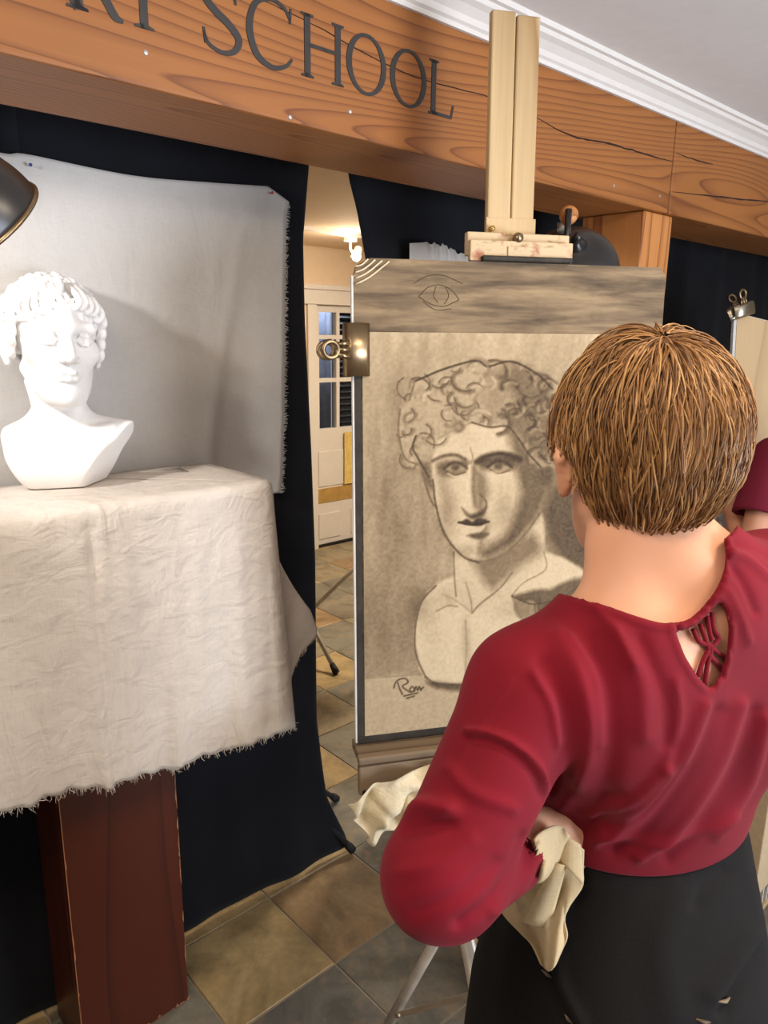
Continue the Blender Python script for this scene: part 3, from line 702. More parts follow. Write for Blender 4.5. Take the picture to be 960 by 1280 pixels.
# ---- head sculpting shared by the plaster and the people
def head_sdf(S, o, Rm, s=1.0, ears=True, lids=True):
    o = np.array(o); Rm = np.array(Rm)
    def p(x, y, z): return o + Rm @ (np.array([x, y, z]) * s)
    def E(c, r, k=0.01, op='add'): S.ell(p(*c), np.array(r) * s, Rm, k * s, op)
    def C(a, b, ra, rb=None, k=0.008, op='add'): S.cap(p(*a), p(*b), ra * s, (ra if rb is None else rb) * s, k * s, op)
    E((0, 0.015, 0.03), (0.074, 0.094, 0.083)); E((0, -0.028, -0.03), (0.058, 0.062, 0.088), 0.02)
    E((0, -0.042, -0.083), (0.040, 0.045, 0.036), 0.02); E((0, -0.074, -0.104), (0.022, 0.018, 0.018), 0.015)
    for x in (-1, 1):
        E((x * 0.046, -0.056, -0.020), (0.020, 0.022, 0.020), 0.02); C((x * 0.050, -0.006, -0.052), (x * 0.024, -0.060, -0.100), 0.014, 0.014, 0.02)
    C((-0.044, -0.074, 0.021), (-0.008, -0.086, 0.018), 0.0125, 0.012, 0.012); C((0.044, -0.074, 0.021), (0.008, -0.086, 0.018), 0.0125, 0.012, 0.012)
    C((0, -0.080, 0.030), (0, -0.084, 0.055), 0.013, 0.012, 0.03)
    for x in (-1, 1):
        E((x * 0.031, -0.094, 0.001), (0.021, 0.017, 0.0125), 0.007, 'sub'); E((x * 0.031, -0.0745, 0.0), (0.0145, 0.0135, 0.0135), 0.002)
        if lids:
            for zz, rr, sg in ((0.0086, 0.0027, 1), (-0.0080, 0.0021, -1)):
                C((x * 0.017, -0.084, 0.0), (x * 0.026, -0.0885, zz), rr * 0.8, rr, 0.003); C((x * 0.026, -0.0885, zz), (x * 0.037, -0.0865, zz), rr, rr, 0.003); C((x * 0.037, -0.0865, zz), (x * 0.046, -0.078, -0.001), rr, rr * 0.8, 0.003)
            E((x * 0.030, -0.0890, 0.0), (0.0052, 0.0045, 0.0052), 0.001, 'sub'); E((x * 0.0312, -0.0865, 0.0012), (0.0020, 0.0022, 0.0020), 0.001)
    C((0, -0.086, 0.018), (0, -0.112, -0.030), 0.0075, 0.0105, 0.008); C((0, -0.108, -0.034), (0, -0.098, -0.040), 0.0095, 0.006, 0.006)
    for x in (-1, 1):
        E((x * 0.0125, -0.098, -0.036), (0.0075, 0.010, 0.007), 0.006); E((x * 0.0065, -0.104, -0.0435), (0.0034, 0.005, 0.003), 0.002, 'sub')
        C((0, -0.093, -0.060), (x * 0.009, -0.093, -0.0588), 0.0046, 0.0046, 0.005); C((x * 0.009, -0.093, -0.0588), (x * 0.023, -0.081, -0.063), 0.0046, 0.0025, 0.005)
        C((0, -0.091, -0.0705), (x * 0.012, -0.089, -0.0698), 0.0056, 0.0048, 0.005); C((x * 0.012, -0.089, -0.0698), (x * 0.022, -0.080, -0.065), 0.0048, 0.0025, 0.005)
        C((0, -0.103, -0.0648), (x * 0.025, -0.086, -0.0645), 0.0020, 0.0016, 0.002, 'sub')
        if ears:
            E((x * 0.080, 0.014, -0.012), (0.008, 0.021, 0.033), 0.006)
            C((x * 0.089, 0.024, 0.014), (x * 0.092, 0.034, -0.004), 0.006, 0.006, 0.003); C((x * 0.082, 0.004, 0.018), (x * 0.089, 0.024, 0.014), 0.005, 0.006, 0.003); C((x * 0.092, 0.034, -0.004), (x * 0.081, 0.014, -0.041), 0.006, 0.0065, 0.004)
            E((x * 0.087, 0.010, -0.010), (0.006, 0.009, 0.014), 0.003, 'sub')
    E((0, -0.101, -0.084), (0.018, 0.008, 0.005), 0.008, 'sub')

def rotz(a): return np.array([[math.cos(a), -math.sin(a), 0], [math.sin(a), math.cos(a), 0], [0, 0, 1]])
def rotx(a): return np.array([[1, 0, 0], [0, math.cos(a), -math.sin(a)], [0, math.sin(a), math.cos(a)]])
def roty(a): return np.array([[math.cos(a), 0, math.sin(a)], [0, 1, 0], [-math.sin(a), 0, math.cos(a)]])

# ---- plaster bust: curly-haired classical youth, local -y faces the viewer
def make_bust():
    S = SDF((-0.16, -0.135, -0.006), (0.16, 0.14, 0.435), 0.0021)
    # cut-off chest
    S.ell((0.0, 0.004, 0.045), (0.122, 0.066, 0.082), None, 0.02)
    S.ell((-0.052, -0.036, 0.050), (0.060, 0.036, 0.045), None, 0.03); S.ell((0.050, -0.036, 0.050), (0.060, 0.036, 0.045), None, 0.03)
    S.cap((-0.095, 0.006, 0.080), (-0.03, 0.02, 0.105), 0.032, 0.034, 0.03); S.cap((0.125, 0.004, 0.092), (0.03, 0.02, 0.108), 0.032, 0.034, 0.03)
    S.cap((-0.080, -0.026, 0.104), (-0.012, -0.044, 0.096), 0.009, 0.008, 0.014); S.cap((0.095, -0.022, 0.112), (0.012, -0.044, 0.096), 0.009, 0.008, 0.014)
    S.cap((0, -0.088, 0.03), (0, -0.075, 0.10), 0.006, 0.006, 0.02, 'sub')
    # neck with its two cords
    S.cap((0.0, 0.022, 0.08), (0.006, 0.020, 0.21), 0.052, 0.046, 0.03)
    S.cap((-0.014, -0.040, 0.098), (-0.044, 0.022, 0.200), 0.010, 0.012, 0.014); S.cap((0.016, -0.040, 0.098), (0.052, 0.020, 0.200), 0.010, 0.012, 0.014)
    S.ell((0.0, -0.050, 0.108), (0.012, 0.010, 0.010), None, 0.012, 'sub')
    # planes of the cut
    S.halfspace((0, 0, 0.0), (0, 0, -1)); S.halfspace((0.060, 0, 0.0), (0.80, -0.38, -0.52)); S.halfspace((-0.062, 0, 0.0), (-0.86, 0.1, -0.40), 0.02)
    S.halfspace((-0.112, 0, 0.10), (-1, 0, 0), 0.02); S.halfspace((0, 0.066, 0.05), (0, 1, -0.15), 0.004); S.halfspace((0.14, 0, 0.1), (1, 0, 0.0), 0.004)
    S.ell((0.0, 0.05, 0.0), (0.0, 0.0, 0.0) if False else (0.001, 0.001, 0.001), None, 0.001)
    S.halfspace((0, -0.060, 0.0), (0, -1, -0.75), 0.02)
    ho = np.array([0.006, 0.000, 0.276]); Rm = rotz(math.radians(17)) @ rotx(math.radians(-3)) @ roty(math.radians(3))
    head_sdf(S, ho, Rm, 1.0)
    # curls over a cap
    S.ell(ho + Rm @ np.array([0, 0.022, 0.045]), (0.083, 0.094, 0.078), Rm, 0.012)
    r = np.random.default_rng(21); pts = []
    for _ in range(4000):
        v = r.normal(size=3); v /= np.linalg.norm(v)
        if v[1] < -0.1 and v[2] < 0.36 - 0.30 * abs(v[0]): continue
        if v[2] < -0.50: continue
        if abs(v[0]) > 0.8 and v[1] < 0.12 and v[2] < -0.15: continue
        if all(np.linalg.norm(v - q) > 0.23 for q in pts): pts.append(v)
    for v in pts:
        c = np.array([0, 0.020, 0.036]) + v * np.array([0.084, 0.098, 0.084]); nrm = v / np.array([0.084, 0.098, 0.084]); nrm /= np.linalg.norm(nrm)
        a = np.cross(nrm, [0.2, 0.3, 1.0]); a /= np.linalg.norm(a); b = np.cross(nrm, a); ph = r.uniform(0, 6.28); sgn = r.choice([-1, 1]); big = r.uniform(0.85, 1.25); turns = r.uniform(1.1, 1.6)
        q = []
        for t in np.linspace(0, 1, 13):
            an = ph + sgn * t * turns * 6.28; rad = (0.019 - 0.015 * t) * big
            q.append(ho + Rm @ ((c + (a * math.cos(an) + b * math.sin(an)) * rad + nrm * (-0.003 + 0.010 * t))))
        S.chain(q, list(np.linspace(0.0062, 0.0046, 13)), 0.0022)
    # locks over the forehead and temples
    for x in np.linspace(-0.062, 0.062, 11):
        z0 = 0.074 - 0.35 * abs(x) + r.uniform(-0.004, 0.006); y0 = -0.088 + 0.5 * abs(x) ** 1.2 + (abs(x) / 0.062) ** 2 * 0.02; sg = 1 if x > 0.01 else -1
        q = [ho + Rm @ np.array(pp) for pp in ((x, y0 + 0.03, z0 + 0.028), (x + sg * 0.006, y0 + 0.004, z0 + 0.016), (x + sg * 0.012, y0 - 0.004, z0), (x + sg * 0.004, y0 - 0.004, z0 - 0.012), (x - sg * 0.004, y0 - 0.001, z0 - 0.006), (x, y0 - 0.003, z0 + 0.002))]
        S.chain(catmull(q, 3), list(np.linspace(0.0064, 0.0040, 16)), 0.0025)
    for sx in (-1, 1):
        for k_ in range(4):
            z0 = 0.045 - k_ * 0.020; y0 = -0.035 + k_ * 0.008
            q = [ho + Rm @ np.array(pp) for pp in ((sx * 0.070, y0 + 0.012, z0 + 0.014), (sx * 0.079, y0, z0 + 0.004), (sx * 0.080, y0 - 0.006, z0 - 0.008), (sx * 0.078, y0 + 0.004, z0 - 0.014), (sx * 0.078, y0 + 0.010, z0 - 0.004))]
            S.chain(catmull(q, 3), 0.0066, 0.003)
    return S.mesh('plaster_bust')
bust = obj('plaster_bust', make_bust(), M['plaster'], None, True)
bc = onz(80, 606, TZ + 0.002); bust.location = (bc[0], bc[1], TZ + 0.0035)
bust.rotation_euler = (0, 0, math.radians(20)); tag(bust, 'white plaster bust of a curly haired youth on the cream cloth', 'bust')

# ================================================================== LAMPS
def dome_lamp(name, rim_c, axis, r, label, depth=0.62, sock=1.0):
    Mx = axis_frame(rim_c, axis)                                   # +z looks out of the opening
    o = thing(name, label, 'lamp', M=Mx)
    prof = [(r * 0.22, -r * depth * 1.02)] + [(r * math.sin(a) ** 0.9, -r * depth * math.cos(a)) for a in np.linspace(0.28, math.pi / 2, 18)]
    inner = [(x - 0.0015, z + 0.001) for x, z in prof[::-1]]
    sh_ = obj('shade', MB().lathe(prof + inner[:-1], 48), M['black_metal'], o, True)
    obj('rim', MB().tube([(r * math.cos(a), r * math.sin(a), 0) for a in np.linspace(0, 2 * math.pi, 49)], 0.0032, 8, False), M['antique_steel'] if name == 'clamp_lamp' else M['black_metal'], sh_, True)
    obj('socket', MB().lathe([(0, -r * depth - 0.075 * sock), (0.018 * sock, -r * depth - 0.073 * sock), (0.022 * sock, -r * depth - 0.05 * sock), (0.021 * sock, -r * depth - 0.02 * sock), (r * 0.24, -r * depth * 1.0), (r * 0.2, -r * depth * 0.9)], 24), M['black_metal'], o, True)
    obj('bulb', MB().lathe([(0.012, -r * depth * 0.95), (0.015, -r * depth * 0.7), (0.028, -r * depth * 0.42), (0.030, -r * depth * 0.25), (0.02, -r * depth * 0.08), (0, -r * depth * 0.03)], 20), M['lamp_bulb'], o, True)
    return o
t = NT('lamp_bulb'); t.b.inputs['Emission Color'].default_value = (1, 0.95, 0.88, 1); t.b.inputs['Emission Strength'].default_value = 8; M['lamp_bulb'] = t.done(0.3)
cdir = _R * 0.36 - _U * 0.55 + _f * 0.75
rimc = at(-27, 284, 0.90)
lampA = dome_lamp('clamp_lamp', rimc, cdir, 0.083, 'black metal dome lamp at the left edge, above the bust', depth=1.15)
inv = lampA.matrix_world.inverted()
obj('arm', MB().tube([inv @ Vector(p) for p in (rimc - cdir * 0.16, rimc - cdir * 0.19 + np.array([0, 0, 0.05]), bd(0.02, N0 - 0.03, ZB + 0.06))], 0.006), M['black_metal'], lampA, True)
obj('clamp', MB().box((-0.03, -0.03, -0.02), (0.03, 0.0285, 0.07), inv @ Matrix.Translation(bd(0.02, N0 - 0.03, ZB + 0.06)) @ Matrix.Rotation(BROT, 4, 'Z')), M['black_metal'], lampA, bevel=0.003)
lsp = light('clamp_lamp_light', 'SPOT', tuple(rimc - cdir * 0.03), tuple(rimc + cdir), 4, (1, 0.96, 0.92), 0.03, 110, 0.5)

cdirB = _R * 0.10 - _U * 0.42 + _f * 0.90
rimB = at(714, 338, 1.83)
lampB = dome_lamp('dome_lamp', rimB, cdirB, 0.116, 'black dome lamp behind the easel head, beside the post', depth=0.72, sock=0.45)
inv = lampB.matrix_world.inverted()
ap = at(706, 300, 1.74)
obj('bracket', MB().tube([inv @ Vector(p) for p in (at(711, 262, 1.70), at(709, 290, 1.70), at(704, 330, 1.71), at(703, 360, 1.74))], [0.008, 0.007, 0.008, 0.008], 10), M['black_metal'], lampB, True)
obj('knob', MB().lathe([(0, -0.014), (0.016, -0.013), (0.021, -0.006), (0.021, 0.006), (0.016, 0.013), (0, 0.014)], 24, inv @ axis_frame(at(711, 269, 1.725), -_f)), M['post'], lampB, True)
obj('sleeve', MB().tube([inv @ Vector(p) for p in (at(705, 278, 1.75), at(705, 292, 1.76))], 0.016, 16), M['screw'], lampB, True)
obj('neck_ring', MB().tube([inv @ Vector(p) for p in (at(703, 298, 1.745), at(703, 305, 1.75))], 0.021, 16), M['black_metal'], lampB, True)
pB = at(704, 400, 1.90); obj('stand_pole', MB().tube([inv @ Vector(p) for p in (at(703, 345, 1.76), at(704, 372, 1.82), (pB[0], pB[1], 0.02))], 0.009, 10), M['black_metal'], lampB, True)
obj('stand_base', MB().lathe([(0, 0.02), (0.10, 0.018), (0.11, 0.0), (0, 0.0)], 32, inv @ Matrix.Translation((pB[0], pB[1], 0.0))), M['black_metal'], lampB, True)
light('dome_lamp_light', 'SPOT', tuple(rimB - cdirB * 0.02), tuple(rimB + cdirB), 14, (0.92, 0.96, 1.0), 0.03, 120, 0.5)

# ================================================================== EASEL, BOARD, DRAWING
BLc = np.array([-0.0455, 1.3079, 0.8162]); EX = np.array([0.9716, 0.2364, 0.0051]); EU = np.array([-0.0151, 0.0406, 0.9991])
EX /= np.linalg.norm(EX); EU -= EX * (EU @ EX); EU /= np.linalg.norm(EU); EB = np.cross(EU, EX)      # back direction
EM = frame(BLc, EX, EB, EU)
BW, BH = 0.611, 0.913
easel = thing('studio_easel', 'tall pine studio easel with paint stained clamp holding the drawing board', 'easel', M=EM)
mz = 1.337; zf = -BLc[2] / EU[2] + 0.004
mx = 0.302
for x0, x1 in ((mx - 0.046, mx - 0.001), (mx + 0.001, mx + 0.045)):
    obj('mast_rail', MB().box((x0, 0.030, 0.93), (x1, 0.047, mz - (0.004 if x0 > mx else 0))), M['pine'], easel, bevel=0.003)
obj('mast_back', MB().box((mx - 0.012, 0.0475, 0.93), (mx + 0.012, 0.060, mz - 0.01)), M['pine'], easel, bevel=0.002)
obj('lower_mast', MB().box((mx + 0.040, 0.030, zf + 0.051), (mx + 0.120, 0.060, 0.9295)), M['pine'], easel, bevel=0.003)
stained = NT('stained_pine'); _v = stained.coords(); _n = stained.noise(_v, 24, 4); _n2 = stained.noise(stained.coords((1, 1, 3)), 33, 3)
_c = stained.mix(stained.ramp(_n, [(0.55, (0, 0, 0, 1)), (0.66, (0.8, 0.8, 0.8, 1))]), srgb(200, 176, 140), srgb(164, 92, 66))
_c = stained.mix(stained.ramp(_n2, [(0.58, (0, 0, 0, 1)), (0.7, (0.8, 0.8, 0.8, 1))]), _c, srgb(150, 120, 74)); stained.base(_c); M['stained'] = stained.done(0.65)
obj('head_clamp', MB().box((0.212, 0.012, 0.925), (0.412, 0.029, 0.966)), M['stained'], easel, bevel=0.002)
obj('head_clamp', MB().box((0.212, -0.004, 0.9145), (0.412, 0.0115, 0.950)), M['stained'], easel, bevel=0.002)
obj('clamp_plate', MB().box((0.283, -0.0065, 0.918), (0.347, -0.0042, 0.940)), M['stained'], easel, bevel=0.001)
obj('clamp_lip', MB().box((0.232, -0.016, 0.9135), (0.408, 0.006, 0.9185 + 0.004)), M['dark_tape'], easel, bevel=0.003)
kn = obj('clamp_screw', MB().lathe([(0, -0.016), (0.008, -0.015), (0.010, -0.008), (0.006, -0.004), (0.006, 0.006)], 12, Matrix.Translation((mx + 0.002, 0.008, 0.956)) @ Matrix.Rotation(-math.pi / 2, 4, 'X')), M['antique_steel'], easel, True)
obj('clamp_screw', MB().lathe([(0, -0.012), (0.005, -0.011), (0.005, 0.004)], 10, Matrix.Translation((mx - 0.040, 0.028, 0.974)) @ Matrix.Rotation(-math.pi / 2, 4, 'X')), M['brass'], easel, True)
obj('mast_collar', MB().box((mx - 0.0485, 0.0285, 0.958), (mx + 0.0485, 0.0298, 0.995)), M['pine'], easel, bevel=0.001)
# tray: front board, ledge
obj('tray_front', MB().box((-0.010, -0.062, -0.074), (0.64, -0.046, -0.014)), M['tray'], easel, bevel=0.003)
obj('tray_rail', MB().box((-0.010, -0.060, -0.0135), (0.64, -0.044, 0.002)), M['tray'], easel, bevel=0.003)
obj('tray_ledge', MB().box((-0.006, -0.0435, -0.022), (0.636, 0.028, -0.002)), M['tray'], easel, bevel=0.002)
obj('tray_screw', MB().lathe([(0, -0.003), (0.004, -0.002), (0.004, 0.001)], 10, Matrix.Translation((-0.0, -0.062, -0.066)) @ Matrix.Rotation(-math.pi / 2, 4, 'X')), M['rubber'], easel, True)
for s_ in (0.0,):
    obj('foot_beam', MB().box((mx + 0.045, 0.02, zf), (mx + 0.30, 0.061, zf + 0.05)), M['pine'], easel, bevel=0.004)
    obj('foot_beam', MB().box((mx + 0.045, 0.062, zf), (mx + 0.115, 0.45, zf + 0.05)), M['pine'], easel, bevel=0.004)
    obj('brace', MB().tube([(mx + 0.08, 0.42, zf + 0.05), (mx + 0.08, 0.072, 0.2)], 0.012), M['pine'], easel, True)

board = thing('drawing_board', 'charcoal smudged drawing board clamped upright on the easel', 'drawing board', M=EM)
def smudge():
    t = NT('smudged_card'); v = t.coords((1.0, 1, 9)); n1 = t.noise(v, 4, 5, 0.65, 0.3); n2 = t.noise(t.coords((1, 1, 1.5)), 14, 4, 0.6)
    c = t.ramp(n1, [(0.30, srgb(70, 58, 46)), (0.5, srgb(122, 103, 80)), (0.70, srgb(160, 138, 106))])
    c = t.mix(t.ramp(n2, [(0.56, (0, 0, 0, 1)), (0.74, (0.6, 0.6, 0.6, 1))]), c, srgb(84, 72, 58)); t.base(c); return t.done(0.85)
M['smudge'] = smudge()
bo = MB().prism([(0, 0), (BW, 0), (BW, BH - 0.016), (BW - 0.012, BH), (0.030, BH), (0.006, BH - 0.012), (0, BH - 0.030)], 0.0, 0.0105)
obj('panel', bo, M['smudge'], board)
obj('edge_strip', MB().box((-0.0035, 0.0, 0.002), (-0.0003, 0.0105, BH - 0.03)), M['board_edge'], board)
obj('bottom_tape', MB().box((0.0005, -0.0012, 0.0005), (BW - 0.001, -0.0002, 0.016)), M['dark_tape'], board)
obj('side_tape', MB().box((0.0005, -0.0012, 0.0165), (0.012, -0.0002, 0.80)), M['dark_tape'], board)
for i in range(4):        # torn corrugations at the top corner
    a = 0.010 + i * 0.009
    q = [(0.003, -0.001 - 0.002 * (i % 2), BH - 0.004 - a * 1.1), (0.010 + a * 0.5, -0.002, BH - 0.004 - a * 0.75), (0.012 + a * 1.4, -0.001, BH - 0.001 - a * 0.1)]
    obj('corrugation', MB().tube(catmull(q, 4), 0.0016, 6), M['rag'], board, True)
# faint old sketch of an eye on the card
ey = MB()
for q in ([(0.118, 0.850), (0.135, 0.866), (0.158, 0.871), (0.180, 0.862), (0.194, 0.846)], [(0.118, 0.850), (0.140, 0.838), (0.165, 0.834), (0.194, 0.846)], [(0.108, 0.872), (0.135, 0.886), (0.165, 0.887), (0.200, 0.874)], [(0.150, 0.868), (0.146, 0.852), (0.154, 0.840)], [(0.168, 0.868), (0.174, 0.852), (0.166, 0.838)], [(0.126, 0.842), (0.150, 0.828), (0.180, 0.830)]):
    ey.tube([(x, -0.0003, z) for x, z in catmull(q, 6)], 0.0007, 4, False)
obj('sketch_mark', ey, plain('charcoal_mark', srgb(88, 75, 60), 0.9), board)

# --- the drawing itself: charcoal density worked out per point of the sheet
def fbm(shape, cells, seed, octaves=4):
    r = np.random.default_rng(seed); out = np.zeros(shape); amp = 1.0; tot = 0
    for _ in range(octaves):
        gx, gy = cells; G = r.random((gy + 2, gx + 2)); y = np.linspace(0, gy, shape[0]); x = np.linspace(0, gx, shape[1])
        yi = np.minimum(y.astype(int), gy); xi = np.minimum(x.astype(int), gx); fy = (y - yi)[:, None]; fx = (x - xi)[None, :]; fy = fy * fy * (3 - 2 * fy); fx = fx * fx * (3 - 2 * fx)
        out += amp * (G[yi][:, xi] * (1 - fy) * (1 - fx) + G[yi][:, xi + 1] * (1 - fy) * fx + G[yi + 1][:, xi] * fy * (1 - fx) + G[yi + 1][:, xi + 1] * fy * fx); tot += amp; amp *= 0.55; cells = (gx * 2, gy * 2)
    return out / tot
X0, X1, Y0, Y1 = 453.0, 830.0, 405.0, 922.0
NXc, NYc = 350, 480
SX0, SX1, SZ0, SZ1 = 0.0145, BW - 0.004, 0.0165, 0.788                      # the sheet on the board
gx_ = np.linspace(SX0, SX1, NXc); gz_ = np.linspace(SZ1, SZ0, NYc)
_sw = BLc + gx_[None, :, None] * EX + gz_[:, None, None] * EU - 0.003 * EB
PXg, PYg, _ = proj(_sw)                                                    # drawing coordinates of every point of the sheet
TT = np.full((NYc, NXc), 0.0)
wob = fbm(TT.shape, (14, 18), 1); wob2 = fbm(TT.shape, (14, 18), 2); grain = fbm(TT.shape, (120, 160), 3, 2); smear = fbm(TT.shape, (30, 8), 4)
PXw = PXg + (wob - 0.5) * 7; PYw = PYg + (wob2 - 0.5) * 7
def sstep(d, soft): return np.clip(0.5 - d / (2 * soft), 0, 1)
def inside(poly, X, Y):
    r_ = np.zeros(X.shape, bool); n = len(poly)
    for i in range(n):
        (x1, y1), (x2, y2) = poly[i], poly[(i + 1) % n]
        if y1 == y2: continue
        c = ((y1 > Y) != (y2 > Y)) & (X < (x2 - x1) * (Y - y1) / (y2 - y1) + x1); r_ ^= c
    return r_
def pdist(poly, warp=True):
    X, Y = (PXw, PYw) if warp else (PXg, PYg); poly = catmull(list(poly) + [poly[0]], 4)[:-1]
    d = seg_dist2d(X, Y, np.vstack([poly, poly[:1]])); return np.where(inside(poly, X, Y), -d, d)
def fill(poly, val, soft=4, alpha=1.0):
    global TT
    a = sstep(pdist(poly), soft) * alpha; TT = TT * (1 - a) + val * a
def shade(c, r, val, power=1.0):
    global TT
    q = ((PXw - c[0]) / r[0]) ** 2 + ((PYw - c[1]) / r[1]) ** 2; TT = TT + val * np.exp(-q * power)
def line(pts, wd, val, soft=1.0, curve=True):
    global TT
    p = catmull(pts, 5) if curve and len(pts) > 2 else np.array(pts, float)
    lo = p.min(0) - wd - 6; hi = p.max(0) + wd + 6; mk = (PXg > lo[0]) & (PXg < hi[0]) & (PYg > lo[1]) & (PYg < hi[1]); ix = np.where(mk.any(0))[0]; iy = np.where(mk.any(1))[0]
    if len(ix) == 0 or len(iy) == 0: return
    s = np.s_[iy[0]:iy[-1] + 1, ix[0]:ix[-1] + 1]; d = seg_dist2d(PXg[s], PYg[s], p); a = sstep(d - wd / 2, soft)
    if val >= 0: TT[s] = np.maximum(TT[s], TT[s] * (1 - a) + val * a)
    else: TT[s] = TT[s] * (1 - a) + (-val) * a
# ground
TT += 0.20 + 0.16 * (smear - 0.5) + 0.10 * (PYg - Y0) / (Y1 - Y0)
shade((500, 620), (60, 120), 0.20); shade((480, 790), (60, 60), 0.25); shade((505, 500), (40, 60), 0.12); shade((560, 440), (60, 25), 0.08)
fill([(453, 700), (540, 690), (560, 850), (453, 848)], 0.44, 30, 0.6)
shade((690, 480), (40, 60), 0.15)
fill([(672, 640), (700, 590), (760, 600), (800, 700), (830, 780), (740, 745), (690, 690)], 0.74, 14, 0.95)
fill([(453, 849), (530, 843), (700, 850), (830, 845), (830, 922), (453, 922)], 0.27, 2); line([(453, 848), (500, 845), (535, 842)], 1.5, 0.45)
fill([(532, 850), (560, 853), (610, 855), (660, 852), (650, 862), (590, 864), (545, 860)], 0.7, 3)
# chest and neck
chest = [(566, 722), (545, 732), (527, 752), (518, 785), (520, 818), (532, 846), (560, 852), (600, 852), (650, 850), (690, 835), (720, 800), (742, 760), (738, 722), (712, 700), (680, 690), (640, 700), (600, 690)]
fill(chest, 0.10, 2.5)
fill([(640, 745), (668, 738), (700, 732), (735, 720), (750, 740), (745, 765), (700, 790), (665, 785), (648, 770)], 0.66, 3)
fill([(642, 745), (655, 752), (668, 754), (672, 790), (655, 778), (645, 762)], 0.38, 2)
line([(640, 745), (655, 752), (668, 755), (700, 748), (728, 728), (738, 714)], 1.6, 0.75); line([(668, 755), (672, 788)], 1.5, 0.7)
neck = [(566, 660), (600, 690), (650, 676), (678, 640), (680, 700), (660, 716), (640, 740), (610, 752), (590, 765), (575, 750), (568, 720)]
fill(neck, 0.16, 2.5); fill([(585, 695), (620, 692), (665, 668), (676, 690), (655, 705), (625, 728), (612, 735), (600, 720)], 0.52, 7)
shade((525, 760), (16, 22), 0.22); shade((560, 745), (14, 14), 0.15); shade((583, 805), (6, 36), 0.20); shade((540, 790), (12, 40), 0.06); shade((640, 760), (30, 14), 0.14)
line([(567, 690), (568, 722), (570, 745)], 1.6, 0.6); line([(545, 732), (527, 752), (519, 785), (520, 818), (532, 846)], 1.8, 0.72)
line([(582, 728), (588, 748), (590, 766)], 1.6, 0.5); line([(640, 716), (625, 735), (600, 755), (590, 766)], 2.2, 0.55); line([(552, 742), (572, 752), (590, 766)], 1.3, 0.4); line([(545, 764), (560, 757), (572, 758)], 1.6, 0.5)
line([(582, 775), (583, 810), (581, 845)], 1.2, 0.45); line([(680, 690), (682, 712), (655, 728), (640, 744)], 1.4, 0.5)
line([(532, 846), (545, 854), (580, 856), (620, 857)], 2.0, 0.75)
# face
face = [(541, 560), (548, 545), (590, 530), (634, 534), (660, 560), (684, 590), (682, 620), (672, 645), (650, 672), (620, 696), (600, 701), (583, 696), (562, 672), (548, 645), (541, 615)]
fill(face, 0.12, 2.5)
fill([(634, 536), (662, 560), (686, 590), (684, 622), (668, 652), (640, 682), (610, 700), (600, 690), (630, 670), (646, 640), (650, 610), (644, 585)], 0.64, 7)
fill([(592, 585), (606, 590), (612, 610), (606, 640), (612, 660), (600, 690), (596, 650)], 0.56, 6, 0.9)
shade((632, 640), (16, 30), 0.20)
shade((560, 640), (12, 34), 0.30); shade((552, 600), (8, 20), 0.18); shade((580, 690), (16, 8), 0.2); shade((585, 545), (10, 10), 0.06)
# eyes and brows
fill([(546, 580), (560, 574), (582, 574), (586, 582), (578, 592), (560, 596), (550, 592)], 0.62, 4); fill([(592, 578), (606, 570), (632, 568), (648, 574), (640, 586), (620, 588), (604, 586)], 0.72, 4)
line([(541, 576), (555, 570), (570, 569), (581, 574)], 3.4, 0.80, 2.2); line([(596, 577), (606, 571), (628, 567), (650, 574)], 6.0, 0.85, 2.6); line([(588, 560), (591, 572), (588, 580)], 1.5, 0.5)
for cx, cy in ((570, 585), (625, 583)):
    fill([(cx - 12, cy + 1), (cx - 6, cy - 3), (cx + 5, cy - 3), (cx + 12, cy + 1), (cx + 4, cy + 5), (cx - 6, cy + 4)], 0.40, 1.5)
    fill([(cx - 4, cy - 4), (cx + 3, cy - 4), (cx + 4, cy), (cx + 2, cy + 3), (cx - 3, cy + 3), (cx - 5, cy)], 0.72, 1.8); line([(cx - 15, cy + 1), (cx - 6, cy - 6), (cx + 5, cy - 6), (cx + 15, cy + 1)], 2.2, 0.85, 1.6); line([(cx - 12, cy + 4), (cx - 3, cy + 9), (cx + 12, cy + 5)], 1.3, 0.75); line([(cx - 10, cy + 7), (cx, cy + 11), (cx + 12, cy + 8)], 1.6, -0.12)
# nose, mouth, chin
line([(587, 582), (584, 610), (581, 632)], 2.4, -0.08); line([(593, 584), (592, 612), (594, 632)], 3.5, 0.62, 3); fill([(578, 634), (588, 642), (598, 640), (608, 634), (606, 644), (592, 648), (582, 642)], 0.78, 2.5); line([(600, 618), (608, 628), (606, 640)], 1.8, 0.7)
fill([(574, 653), (584, 648), (592, 651), (600, 648), (610, 652), (600, 657), (586, 657)], 0.86, 1.5); line([(573, 653), (592, 656), (611, 652)], 2.2, 0.95); fill([(579, 659), (592, 660), (607, 657), (600, 665), (587, 666)], 0.14, 1.5); fill([(582, 671), (596, 667), (612, 668), (604, 674), (590, 675)], 0.72, 2)
line([(541, 600), (545, 632), (556, 668), (578, 695), (598, 703)], 2.2, 0.78); line([(598, 703), (628, 694), (656, 668), (676, 640)], 2.0, 0.6)
# ears
line([(528, 590), (534, 612), (540, 628), (546, 634)], 2, 0.7); fill([(524, 578), (538, 582), (540, 612), (530, 600)], 0.6, 3); line([(665, 577), (680, 576), (690, 580)], 2.6, 0.95); fill([(672, 580), (690, 582), (690, 606), (676, 604)], 0.7, 4)
